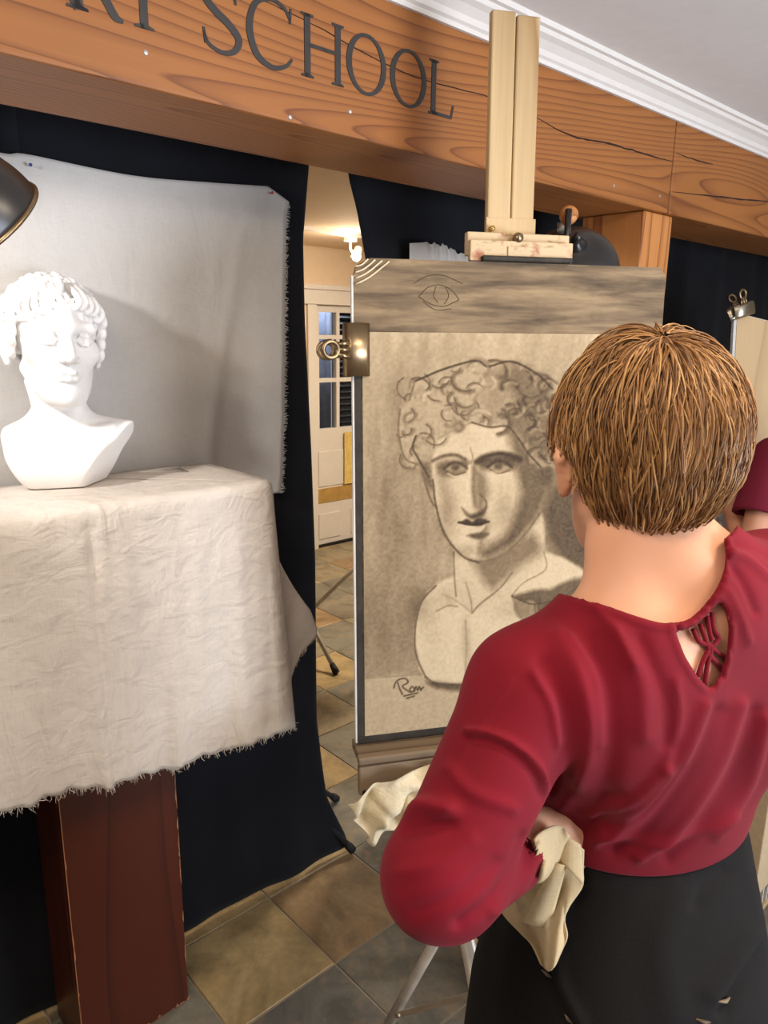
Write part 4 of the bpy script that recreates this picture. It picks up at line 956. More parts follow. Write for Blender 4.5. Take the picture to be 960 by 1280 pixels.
# hair mass and curls
hair = [(545, 552), (520, 580), (505, 572), (498, 540), (500, 512), (512, 500), (520, 474), (556, 460), (594, 450), (612, 458), (640, 452), (672, 468), (700, 500), (712, 560), (690, 580), (670, 585), (650, 556), (632, 536), (600, 528), (572, 540)]
fill(hair, 0.30, 2.5); fill([(610, 470), (650, 456), (690, 490), (708, 560), (680, 580), (655, 556), (634, 534), (640, 500)], 0.60, 9, 0.9); fill([(600, 500), (625, 478), (634, 520), (610, 530)], 0.48, 8, 0.7)
rr = np.random.default_rng(5)
hp = catmull(hair + [hair[0]], 4)
for _ in range(120):
    cx, cy = rr.uniform(500, 705), rr.uniform(456, 580)
    if not inside(hp, np.array([cx]), np.array([cy]))[0]: continue
    R0 = rr.uniform(6, 22); a0 = rr.uniform(0, 6.28); sg = rr.choice([-1, 1]); q = [(cx + R0 * (1 - 0.55 * t) * math.cos(a0 + sg * t * 3.2), cy + R0 * 0.9 * (1 - 0.55 * t) * math.sin(a0 + sg * t * 3.2)) for t in np.linspace(0, 1, 7)]
    line(q, rr.uniform(1.0, 5.0), rr.uniform(0.35, 0.62) + (0.2 if cx > 610 else 0), 2.4)
    if rr.random() < 0.45: line([(x + 3, y + 2) for x, y in q[1:5]], rr.uniform(1.0, 2.4), -(0.16 if cx < 620 else 0.34), 2.2)
    if rr.random() < 0.6: line([(x - 2, y - 1) for x, y in q[:5]], 1.0, 0.78, 0.9)
for a_, b_ in (([(548, 548), (566, 538), (590, 528)], 0.4), ([(590, 528), (612, 534), (634, 533), (648, 548)], 0.75), ([(648, 548), (660, 566), (676, 584)], 0.8), ([(520, 476), (556, 461), (594, 451), (608, 458)], 0.85), ([(612, 458), (640, 452), (672, 468), (690, 486)], 0.85), ([(500, 512), (498, 540), (506, 572), (520, 580)], 0.6), ([(512, 500), (519, 475)], 0.6), ([(520, 545), (516, 560), (524, 575), (536, 596)], 0.8)):
    line(a_, 2.2, b_)
# signature
for s in ([(497, 853), (500, 862), (503, 868)], [(492, 860), (496, 851), (506, 848), (510, 853), (503, 858), (512, 865)], [(512, 862), (515, 858), (518, 862), (514, 865), (512, 862)], [(518, 864), (520, 858), (522, 863), (524, 858), (526, 863)], [(505, 870), (522, 866)], [(508, 873), (518, 870)], [(526, 862), (529, 859)]):
    line(s, 1.3, 0.95, 0.8)
TT = np.clip(TT + (grain - 0.5) * 0.14 + (smear - 0.5) * 0.05, 0.02, 0.97)
# sheet mesh in board coordinates
Vp = np.zeros((NYc, NXc, 3)); Vp[..., 0] = gx_[None, :]; Vp[..., 2] = gz_[:, None]; Vp[..., 1] = -0.0030 - 0.0006 * np.sin(gx_ * 9)[None, :] * np.sin(gz_ * 7)[:, None]
idx = np.arange(NXc * NYc).reshape(NYc, NXc)
Fp = np.stack([idx[1:, :-1], idx[1:, 1:], idx[:-1, 1:], idx[:-1, :-1]], -1).reshape(-1, 4)
pm = fast_mesh('paper_sheet', Vp.reshape(-1, 3), Fp)
att = pm.attributes.new('charcoal', 'FLOAT', 'POINT'); att.data.foreach_set('value', TT.ravel().astype(np.float32))
t = NT('charcoal_on_paper'); an = t.n('ShaderNodeAttribute'); an.attribute_name = 'charcoal'
t.base(t.ramp(an.outputs['Fac'], [(0.0, srgb(210, 190, 158)), (0.25, srgb(176, 156, 126)), (0.5, srgb(130, 111, 86)), (0.75, srgb(82, 68, 54)), (1.0, srgb(38, 33, 29))])); M['drawing'] = t.done(0.9, 0, 0.2)
sheet_o = thing('charcoal_drawing', 'charcoal drawing of the plaster bust on tan paper, clipped to the board', 'drawing', M=EM)
obj('paper', pm, M['drawing'], sheet_o, True)
obj('paper_back', MB().box((SX0, -0.0014, SZ0), (SX1, -0.0006, SZ1)), M['rag'], sheet_o)

# bulldog clips
def bulldog(name, Mx, s, label, mat_):
    o = thing(name, label, 'clip', M=Mx, group='bulldog clips')
    # local: x away from the sheet edge (handles), y towards back, z along the jaw
    w_ = 0.044 * s
    obj('jaw', MB().prism([(-0.010 * s, -0.012 * s), (0.006 * s, -0.012 * s), (0.020 * s, -0.009 * s), (0.024 * s, 0.0), (0.020 * s, 0.009 * s), (0.006 * s, 0.012 * s), (-0.010 * s, 0.012 * s)], 0, 2 * w_).grid(np.zeros((2, 2, 3))) if False else _jaw(s, w_), mat_, o, True)
    for sg in (-1, 1):
        hb = MB(); y_ = lambda x: sg * (0.011 + 0.22 * (-0.012 - x)) * s
        hb.tube([((-0.034 - 0.0095 * math.cos(a)) * s, y_(-0.034 - 0.0095 * math.cos(a)), 0.0095 * math.sin(a) * s) for a in np.linspace(0, 2 * math.pi, 25)], 0.0032 * s, 8, False)
        for zz in (-0.0075, 0.0, 0.0075): hb.tube([(-0.010 * s, y_(-0.010), zz * s * 1.15), (-0.0255 * s, y_(-0.0255), zz * s * 0.75)], 0.0030 * s, 8)
        obj('handle', hb, M['antique_steel'], o, True)
    return o
def _jaw(s, w_):
    prof = [(0.016, -0.004), (0.012, -0.0065), (0.004, -0.009), (-0.006, -0.011), (-0.013, -0.010), (-0.016, 0.0), (-0.013, 0.010), (-0.006, 0.011), (0.004, 0.009), (0.012, 0.0075), (0.016, 0.0125)]
    A = np.array([[(x * s, y * s, z) for x, y in prof] for z in (-w_ * 0.72, w_ * 0.72)]); mb = MB(); mb.grid(A); return mb
clipM = EM @ Matrix.Translation((0.004, 0.003, 0.757))
ck = bulldog('bulldog_clip', clipM, 1.45, 'large steel bulldog clip gripping the left edge of the charcoal drawing', M['antique_steel'])
for c_ in ck.children:
    if c_.name.startswith('jaw'): md = c_.modifiers.new('s', 'SOLIDIFY'); md.thickness = 0.0016; md.offset = 0

# rag draped over the tray
def drape(Pt, name, mat_, label, cat, thick=0.0012, sub=1, parent=None):
    o = obj(name, MB().grid(Pt), mat_, parent, True, solid=thick)
    if sub: md = o.modifiers.new('u', 'SUBSURF'); md.levels = sub; md.render_levels = sub
    return tag(o, label, cat) if label else o
nu, nv = 26, 22; RP = np.zeros((nv, nu, 3)); r_ = np.random.default_rng(9)
Ltop = np.array([(430, 992), (470, 968), (520, 958), (560, 948), (620, 945)], float); Lbot = np.array([(462, 1047), (490, 1030), (530, 1000), (575, 1000), (640, 1010)], float)
TP = catmull(Ltop, 8); BTp = catmull(Lbot, 8)
for i in range(nv):
    v = i / (nv - 1)
    for j in range(nu):
        u = j / (nu - 1); k0 = u * (len(TP) - 1); a = TP[int(k0)]; b = BTp[int(u * (len(BTp) - 1))]
        px, py = a * (1 - v) + b * v
        n_hat = -EB; p0 = BLc - EB * 0.068
        vv = ray(px, py); tt = ((p0 - CAM) @ n_hat) / (vv @ n_hat); p = CAM + vv * tt
        px += 4 * math.sin(v * 11 + u * 7); py += 4 * math.sin(u * 23 + 1) + 3 * math.sin(u * 41) * v
        vv = ray(px, py); tt = ((p0 - CAM) @ n_hat) / (vv @ n_hat); p = CAM + vv * tt
        fold = 0.013 * math.sin(u * 19 + v * 6) + 0.009 * math.sin(u * 37 - v * 9 + 1) * v + 0.010 * math.sin(v * 10 + u * 8)
        RP[i, j] = p - EB * (0.016 + fold * 1.0 + 0.022 * v * u + 0.006)
drape(RP, 'cream_rag', M['rag'], 'crumpled cream rag hanging from the easel tray', 'rag')

# folding stool behind the student
sc_ = onz(620, 1215); stool = thing('folding_stool', 'folding stool with round pale legs and steel strap beside the skirt', 'stool', (sc_[0], sc_[1], 0))
legA_t, legA_b = at(560, 1148, 1.50), onz(468, 1312, 0.004)
def sl(p): return tuple(np.asarray(p) - np.array([sc_[0], sc_[1], 0]))
dirA = legA_t - legA_b; topA = legA_b + dirA / dirA[2] * 0.47
obj('leg', MB().tube([sl(legA_b), sl(topA)], 0.0115, 14), M['aluminium'], stool, True)
mirror = np.array([2 * topA[0] - legA_b[0] - 0.02, legA_b[1] - 0.02, 0.004])
obj('leg', MB().tube([sl(mirror), sl(topA + [0.02, -0.02, 0])], 0.0115, 14), M['aluminium'], stool, True)
obj('leg', MB().tube([sl([topA[0] + 0.12, topA[1] - 0.26, 0.004]), sl(topA + [0.015, -0.01, 0])], 0.0115, 14), M['aluminium'], stool, True)
sA = at(507, 1247, 1.66); tA = (sA[2] - legA_b[2]) / dirA[2]; sA = legA_b + dirA * tA; sB = at(640, 1222, proj(sA)[2] + 0.04)
sd = sB - sA; sd /= np.linalg.norm(sd); up_ = np.array([0, 0, 1.0]) - sd * sd[2]; up_ /= np.linalg.norm(up_); nb = np.cross(sd, up_)
off = -nb * 0.014 if (-nb)[1] < 0 else nb * 0.014
stp = MB(); ln = np.linalg.norm(sB - sA)
stp.box((-0.008, -0.001, -0.009), (ln, 0.001, 0.009), frame(sl(sA + off), sd, nb, up_)); obj('strap', stp, M['steel'], stool, bevel=0.0008)
obj('rivet', MB().lathe([(0, 0.006), (0.004, 0.005), (0.005, 0.0), (0.005, -0.014)], 12, axis_frame(Vector(sl(sA + off)), off)), M['steel'], stool, True)
seat = MB(); a3 = [sl(topA), sl(topA + [0.12, -0.20, 0.0]), sl(topA + [0.20, -0.06, 0.0])]
seat.add([(p[0], p[1], 0.478) for p in a3] + [(p[0], p[1], 0.47) for p in a3], [(0, 1, 2), (5, 4, 3), (0, 3, 4, 1), (1, 4, 5, 2), (2, 5, 3, 0)]); obj('seat', seat, M['dress_black'], stool, bevel=0.004)

# ================================================================== PEOPLE
def skin_mat(name, c, deep):
    t = NT(name); v = t.coords(); n1 = t.noise(v, 9, 3); n2 = t.noise(v, 160, 2)
    col = t.mix(t.ramp(n1, [(0.3, (0, 0, 0, 1)), (0.7, (0.5, 0.5, 0.5, 1))]), c, deep); t.base(col); t.bump(n2, 0.08, 0.0006)
    return t.done(0.5, 0, 0.35, Subsurface__Weight=0.12, Subsurface__Scale=0.01)
M['skin'] = skin_mat('light_skin', srgb(226, 170, 136), srgb(216, 146, 112))
M['skin_b'] = skin_mat('warm_skin', srgb(206, 150, 120), srgb(190, 128, 98))

def hand_sdf(S, wrist, fwd, palm_n, side, s=1.0, curl=(0.5, 0.6, 0.7, 0.8), thumb_out=0.6, spread=0.0):
    """wrist point, direction of the fingers, palm normal (out of the palm), side = direction of the thumb"""
    w_ = np.array(wrist, float); f = np.array(fwd, float); f /= np.linalg.norm(f); n = np.array(palm_n, float); n -= f * (n @ f); n /= np.linalg.norm(n)
    t = np.cross(n, f); t = t if t @ np.array(side) > 0 else -t
    kn = []
    for i, off in enumerate((0.030, 0.010, -0.010, -0.028)):
        k_ = w_ + f * (0.086 - 0.004 * abs(i - 1)) * s + t * off * s; kn.append(k_); S.cap(w_ + t * off * 0.55 * s + f * 0.01, k_, 0.014 * s, 0.0105 * s, 0.008)
    lens = (0.070, 0.078, 0.073, 0.058)
    for i in range(4):
        p = kn[i]; d = f + t * (0.12 - 0.08 * i) * spread; d /= np.linalg.norm(d); L_ = lens[i] * s; ang = 0
        for seg, fr_, r0, r1 in ((0, 0.44, 0.0090, 0.0082), (1, 0.31, 0.0082, 0.0074), (2, 0.25, 0.0074, 0.0062)):
            ang += curl[i] * (0.9 if seg else 0.8); dd = d * math.cos(ang) + n * math.sin(ang); q = p + dd * L_ * fr_; S.cap(p, q, r0 * s, r1 * s, 0.0025); p = q
    b = w_ + f * 0.022 * s + t * 0.022 * s; d = f * 0.75 + t * thumb_out + n * 0.25; d /= np.linalg.norm(d); m1 = b + d * 0.038 * s
    S.cap(b, m1, 0.0145 * s, 0.0112 * s, 0.008); d2 = d * 0.8 + f * 0.45; d2 /= np.linalg.norm(d2); m2 = m1 + d2 * 0.030 * s; S.cap(m1, m2, 0.0108 * s, 0.0098 * s, 0.003); S.cap(m2, m2 + (d2 * 0.8 + f * 0.3) * 0.024 * s, 0.0096 * s, 0.0075 * s, 0.003)

# ---------- student in the red top
yaw = math.radians(25)                        # body turned to the left of straight ahead
PR = np.array([math.cos(yaw), math.sin(yaw), 0]); PF = np.array([-math.sin(yaw), math.cos(yaw), 0]); PZ = np.array([0, 0, 1.0])
BRm = np.stack([PR, PF, PZ], 1)               # columns: right, forward, up
HC = at(797, 566, 0.705)                      # head centre
hy = math.radians(2); HRm = rotz(hy + math.pi) @ rotx(math.radians(6))   # head_sdf faces -y, so turn it round
HRm = np.array(HRm)
def tor(r_, f_, z_): return np.array([0.287, 0.700, 0.0]) + PR * r_ + PF * f_ + PZ * z_
SHL = at(662, 862, 0.665); ELL = at(560, 1080, 0.615); WRL = at(668, 1040, 0.715)
SHR = tor(0.165, 0.015, 1.335); ELR = tor(0.215, 0.07, 1.09); WRR = tor(0.11, 0.24, 1.10)
FEET = [tor(-0.09, 0.02, 0), tor(0.09, 0.03, 0)]
def torso(S, g=0.0, upper=True):
    S.ell(tor(0.0, 0.012, 1.215), (0.138 + g, 0.098 + g, 0.150 + g), BRm, 0.05); S.ell(tor(0.0, 0.02, 1.075), (0.118 + g, 0.090 + g, 0.14 + g), BRm, 0.06)
    a, b = SHL, SHR; mid = tor(-0.005, -0.012, 1.345)
    S.cap(a, mid, 0.047 + g, 0.060 + g, 0.05); S.cap(b, mid, 0.050 + g, 0.060 + g, 0.05)
    S.ell(tor(-0.08, -0.055, 1.27), (0.07 + g, 0.040 + g, 0.085 + g), BRm, 0.05); S.ell(tor(0.08, -0.050, 1.27), (0.07 + g, 0.040 + g, 0.085 + g), BRm, 0.05)
    nb_ = tor(-0.012, -0.030, 1.365)
    S.cap(nb_, HC + HRm @ np.array([0, 0.022, -0.055]), 0.053 + g, 0.048 + g, 0.035); S.cap(tor(-0.09, -0.03, 1.345), HC + HRm @ np.array([0.028, 0.035, -0.09]), 0.030 + g, 0.026 + g, 0.04); S.cap(tor(0.085, -0.03, 1.352), HC + HRm @ np.array([-0.028, 0.035, -0.09]), 0.030 + g, 0.026 + g, 0.04)
    S.ell(tor(-0.065, 0.085, 1.21), (0.062 + g, 0.05 + g, 0.06 + g), BRm, 0.04); S.ell(tor(0.065, 0.085, 1.21), (0.062 + g, 0.05 + g, 0.06 + g), BRm, 0.04)
def student_body():
    S = SDF((-0.12, 0.38, -0.01), (0.66, 1.22, 1.68), 0.0042)
    torso(S, -0.0025)
    S.ell(tor(0, 0.012, 0.93), (0.125, 0.092, 0.12), BRm, 0.04)
    head_sdf(S, HC, HRm, 0.90)
    S.chain([SHL, ELL, WRL], [0.044, 0.036, 0.025], 0.012); S.chain([SHR, ELR, WRR], [0.044, 0.036, 0.025], 0.012)
    fw = at(732, 1072, 0.735) - WRL
    hand_sdf(S, WRL, fw, PF * 0.9 + PR * 0.3, PZ + PF * 0.3, 0.90, (0.16, 0.15, 0.16, 0.18), 0.12)
    hand_sdf(S, WRR, PF + PZ * 0.3 - PR * 0.2, -PZ - PR * 0.3, -PR, 0.92, (0.45, 0.6, 0.7, 0.75), 0.35)
    for sg, ft in ((-1, FEET[0]), (1, FEET[1])):
        S.chain([tor(sg * 0.070, 0.015, 0.88), tor(sg * 0.080, 0.02, 0.48), ft + PZ * 0.09], [0.066, 0.050, 0.036], 0.02)
        S.chain([ft + PZ * 0.06 - PF * 0.03, ft + PF * 0.10 + PZ * 0.035, ft + PF * 0.17 + PZ * 0.025], [0.038, 0.034, 0.022], 0.02)
    S.halfspace((0, 0, 0.004), (0, 0, -1), 0.002)
    return S.mesh('body')
student = thing('person', 'person in dark red long sleeved top and black skirt, hand on hip, facing the easel', 'person', tuple(tor(0, 0, 0)))
def sp(me):            # shift mesh so that the person's base is its origin
    n = len(me.vertices); co = np.zeros(n * 3, np.float32); me.vertices.foreach_get('co', co); co = co.reshape(-1, 3) - np.array(tor(0, 0, 0), np.float32); me.vertices.foreach_set('co', co.ravel()); me.update(); return me
obj('body', sp(student_body()), M['skin'], student, True)

# --- shirt
neck_px = np.array([(735, 752), (760, 758), (795, 770), (830, 779), (860, 775), (885, 752), (902, 722), (907, 695), (905, 676)], float)
key_poly = np.array([(842, 783), (852, 787), (868, 781), (884, 766), (898, 750), (907, 765), (911, 785), (909, 815), (900, 845), (887, 862), (872, 846), (856, 820)], float)
FOLDS = [  # px polyline, height (m), width px
    ([(584, 914), (612, 917), (645, 932), (672, 958), (686, 988)], 0.0045, 4.5), ([(584, 925), (612, 928), (643, 944), (668, 970), (680, 998)], -0.0030, 5),
    ([(700, 798), (722, 840), (735, 900), (728, 960), (705, 1000)], 0.0060, 15), ([(682, 830), (706, 880), (712, 940), (694, 985)], -0.0050, 13), ([(742, 800), (760, 860), (765, 940), (752, 1000)], -0.0040, 16), ([(770, 790), (800, 850), (805, 920)], 0.0030, 12),
    ([(800, 800), (830, 870), (835, 930)], -0.0025, 10), ([(880, 880), (850, 950), (790, 1020), (745, 1050)], 0.0045, 8), ([(900, 890), (868, 960), (815, 1030), (770, 1062)], -0.0035, 9), ([(925, 880), (895, 960), (845, 1035), (800, 1070)], 0.0045, 8), ([(945, 890), (915, 970), (870, 1040), (835, 1070)], -0.0035, 9), ([(958, 900), (935, 980), (895, 1042)], 0.0040, 8),
    ([(668, 842), (690, 880), (700, 930)], 0.003, 6), ([(752, 1040), (800, 1050), (860, 1045), (915, 1020)], 0.003, 7), ([(740, 1020), (790, 1000), (830, 960)], 0.0035, 6), ([(760, 1035), (810, 1010), (850, 960)], -0.003, 6), ([(845, 850), (848, 900), (830, 960)], 0.002, 6), ([(715, 800), (745, 850), (752, 930)], 0.003, 6), ([(560, 960), (590, 990), (640, 1010)], 0.0025, 9), ([(520, 1140), (570, 1120), (620, 1080)], -0.0025, 10), ([(500, 1090), (545, 1080), (590, 1050)], 0.002, 10), ([(500, 1018), (530, 1008), (560, 1012)], 0.007, 12), ([(512, 1038), (535, 1034), (560, 1030)], -0.004, 10), ([(655, 1050), (640, 1090), (610, 1130), (575, 1155)], -0.004, 9), ([(672, 1062), (650, 1110), (620, 1140)], 0.004, 8),
    ([(915, 690), (935, 700), (960, 722)], 0.003, 5), ([(920, 680), (945, 688), (965, 700)], -0.0025, 5), ([(912, 705), (930, 730), (945, 765)], -0.003, 6), ([(910, 740), (925, 770), (935, 800)], 0.0025, 6),
    ([(745, 762), (770, 790), (790, 830)], 0.0025, 7), ([(640, 850), (610, 895), (570, 960)], 0.0012, 3), ([(770, 1000), (730, 1040), (715, 1060)], -0.003, 12)]
def shirt_disp(V, nrm):
    px, py, _ = proj(V); facing = np.clip(((CAM - V) * nrm).sum(1) * 3, 0, 1); out = np.zeros(len(V))
    for pts, a, w_ in FOLDS: out += 1.3 * a * np.exp(-(seg_dist2d(px, py, catmull(pts, 5)) / w_) ** 2)
    out *= facing
    # rolled edge along the neckline
    return out + 0.0022 * np.exp(-((seg_dist2d(px, py, catmull(neck_px, 4)) - 6) / 4.5) ** 2) * facing + 0.0018 * np.exp(-((seg_dist2d(px, py, np.vstack([key_poly, key_poly[:1]])) - 5) / 3.5) ** 2) * facing
def shirt_mesh():
    S = SDF((-0.10, 0.40, 1.0), (0.62, 1.12, 1.46), 0.0032); g = 0.0065
    torso(S, g)
    S.cap(SHL, ELL, 0.054, 0.046, 0.02); S.cap(SHR, ELR, 0.054, 0.048, 0.03); S.ell(ELL + np.array([-0.012, -0.004, -0.012]), (0.042, 0.045, 0.042), None, 0.02)
    we = ELL + (WRL - ELL) * 0.62; S.cap(ELL + np.array([0.0, 0.0, -0.012]), we + np.array([0, 0, -0.010]), 0.045, 0.037, 0.02); S.cap(ELR, WRR + (ELR - WRR) * 0.1, 0.05, 0.036, 0.03)
    S.halfspace(tor(0, 0, 1.096), (0.10 * PR[0], 0.10 * PR[1], -1) if False else (0.0, 0.0, -1), 0.004)
    fdir = (WRL - ELL) / np.linalg.norm(WRL - ELL)
    # openings: neckline and keyhole, cut along the depth of the cloth
    X, Y, Z = np.meshgrid(*S.ax, indexing='ij'); sel = S.D < 0.03; P = np.stack([X[sel], Y[sel], Z[sel]], 1); px, py, dep = proj(P)
    nk = catmull(neck_px, 4); d_n = seg_dist2d(px, py, nk); poly = np.vstack([nk, [(918, 662), (950, 560), (690, 560), (690, 738)]]); ins = inside(poly, px, py)
    back = dep < 0.86
    D = S.D[sel]; cut = np.where(ins, d_n, -d_n) * dep / FPX; cut = np.where(back, cut, -1); D = np.maximum(D, np.where(cut > -0.02, cut, -1.0))
    kd = seg_dist2d(px, py, np.vstack([key_poly, key_poly[:1]])); ki = inside(key_poly, px, py); cut = np.where(ki, kd, -kd) * dep / FPX; cut = np.where(dep < 0.72, cut, -1); D = np.maximum(D, np.where(cut > -0.02, cut, -1.0))
    # front neckline: a round opening
    r2 = ((P - tor(0, 0.07, 1.40)) @ np.stack([PR, PF, PZ], 1)); dd = 0.085 - np.linalg.norm(r2, axis=1); D = np.maximum(D, np.where(dep >= 0.74, dd, -1.0))
    # bore of the left cuff
    q = P - WRL; al = q @ fdir; ra = np.linalg.norm(q - al[:, None] * fdir, axis=1); bore = np.minimum(0.030 - ra, al + 0.075); D = np.maximum(D, np.where((al > -0.12) & (al < -0.02), bore, -1.0))
    S.D[sel] = D
    return S.mesh('top', shirt_disp)
t = NT('red_jersey'); _v = t.coords(); _n = t.noise(_v, 6, 3); _f1 = t.noise(_v, 420, 2)
t.base(t.ramp(_n, [(0.3, srgb(108, 12, 27)), (0.7, srgb(125, 16, 34))])); t.bump(_f1, 0.12, 0.0006); M['jersey'] = t.done(0.85, 0, 0.2, Sheen__Weight=0.08, Sheen__Roughness=0.5); t.b.inputs['Sheen Tint'].default_value = (1.0, 0.45, 0.5, 1)
shirt = obj('knit_top', sp(shirt_mesh()), M['jersey'], student, True)
# lattice straps across the keyhole
dgb = bpy.context.evaluated_depsgraph_get
def on_surface(ob, px, py, lift=0.002):
    ok, lc, nr, _ = ob.ray_cast(Vector(CAM) - Vector(tor(0, 0, 0)), Vector(ray(px, py)))
    return (lc, nr) if ok else (None, None)
bpy.context.view_layer.update()
bodyo = [c for c in student.children if c.name.startswith('body')][0]
def strap(pts, r):
    q = []
    for px, py in catmull(pts, 4):
        lc, nr = on_surface(bodyo, px, py)
        if lc is None: continue
        v = Vector(CAM) - Vector(tor(0, 0, 0)) - lc; q.append(lc + v.normalized() * 0.005)
    obj('lattice_strap', MB().tube(q, r, 8), M['jersey'], shirt, True)
for pts in ([(866, 786), (874, 802), (886, 806), (893, 812)], [(875, 780), (882, 800), (886, 812)], [(890, 765), (892, 786), (898, 798), (886, 812)], [(884, 770), (887, 790), (890, 800)], [(886, 812), (878, 828), (872, 846)], [(890, 808), (884, 832), (881, 856)], [(886, 806), (898, 816), (908, 822)], [(884, 818), (896, 828), (905, 840)]):
    strap(pts, 0.0022)

# --- skirt with wrapped apron panel
def skirt_mesh():
    S = SDF((0.0, 0.42, 0.36), (0.60, 1.02, 1.14), 0.0045)
    prof = [(1.119, 0.119, 0.090, 0.008), (1.094, 0.128, 0.103, 0.006), (1.075, 0.134, 0.108, 0.004), (0.96, 0.163, 0.135, 0.0), (0.88, 0.178, 0.150, 0.0), (0.70, 0.185, 0.155, 0.01), (0.40, 0.200, 0.165, 0.015)]
    Z = S.ax[2]; X, Y = np.meshgrid(S.ax[0], S.ax[1], indexing='ij'); o_ = tor(0, 0, 0)
    for k_, z in enumerate(Z):
        pz = [p[0] for p in prof][::-1]; a = np.interp(z, pz, [p[1] for p in prof][::-1]); b = np.interp(z, pz, [p[2] for p in prof][::-1]); f0 = np.interp(z, pz, [p[3] for p in prof][::-1])
        lx = (X - o_[0]) * PR[0] + (Y - o_[1]) * PR[1]; ly = (X - o_[0]) * PF[0] + (Y - o_[1]) * PF[1] - f0 - 0.015
        an = np.arctan2(ly, lx); r_ = np.sqrt((lx / a) ** 2 + (ly / b) ** 2); fold = 0.03 * np.sin(an * 9 + 0.8) * np.clip((0.95 - z) * 2, 0, 1)
        d = (r_ - 1 - fold) * min(a, b) * 0.9; S.D[:, :, k_] = np.maximum(d, max(z - 1.120, 0.38 - z))
    return S.mesh('skirt', skirt_disp)
SK = [([(925, 1045), (935, 1090), (955, 1150)], 0.003, 10), ([(905, 1090), (880, 1110), (870, 1130)], -0.004, 9), ([(700, 1085), (690, 1150), (683, 1215), (712, 1280)], -0.006, 6), ([(712, 1085), (704, 1150), (697, 1215), (726, 1280)], 0.004, 8), ([(940, 1170), (915, 1210), (890, 1240)], 0.006, 16), ([(950, 1190), (930, 1215), (905, 1262)], -0.006, 10), ([(730, 1100), (840, 1098), (915, 1068)], 0.0025, 4), ([(850, 1120), (830, 1180), (840, 1260)], 0.004, 24), ([(620, 1150), (610, 1210), (608, 1280)], -0.004, 14)]
def skirt_disp(V, nrm):
    px, py, _ = proj(V); facing = np.clip(((CAM - V) * nrm).sum(1) * 3, 0, 1); out = np.zeros(len(V))
    for pts, a, w_ in SK: out += a * np.exp(-(seg_dist2d(px, py, catmull(pts, 5)) / w_) ** 2)
    return out * facing
skirt = obj('skirt', sp(skirt_mesh()), M['dress_black'], student, True)
for (px, py), (qx, qy) in (((677, 1212), (690, 1222)), ((706, 1268), (716, 1280)), ((898, 1252), (912, 1247)), ((870, 1274), (888, 1278))):
    bpy.context.view_layer.update(); a, n1 = on_surface(skirt, px, py); b, n2 = on_surface(skirt, qx, qy)
    if a is not None and b is not None: obj('paint_fleck', MB().tube([a, (a + b) / 2 + n1 * 0.002, b], [0.0008, 0.002, 0.0008], 6), M['tray'], skirt, True)
for ft in FEET:
    S = SDF(ft + [-0.1, -0.1, -0.01], ft + [0.1, 0.26, 0.12] if False else ft + np.array([0.12, 0.26, 0.12]), 0.004)
    S = SDF(tuple(ft + np.array([-0.16, -0.12, -0.005])), tuple(ft + np.array([0.10, 0.26, 0.12])), 0.004); S.chain([ft + PZ * 0.06 - PF * 0.03, ft + PF * 0.10 + PZ * 0.035, ft + PF * 0.17 + PZ * 0.027], [0.045, 0.041, 0.029], 0.02); S.halfspace((0, 0, 0.002), (0, 0, -1)); S.halfspace(ft + PZ * 0.075, (0, 0, 1)); obj('shoe', sp(S.mesh('shoe')), M['rubber'], student, True)

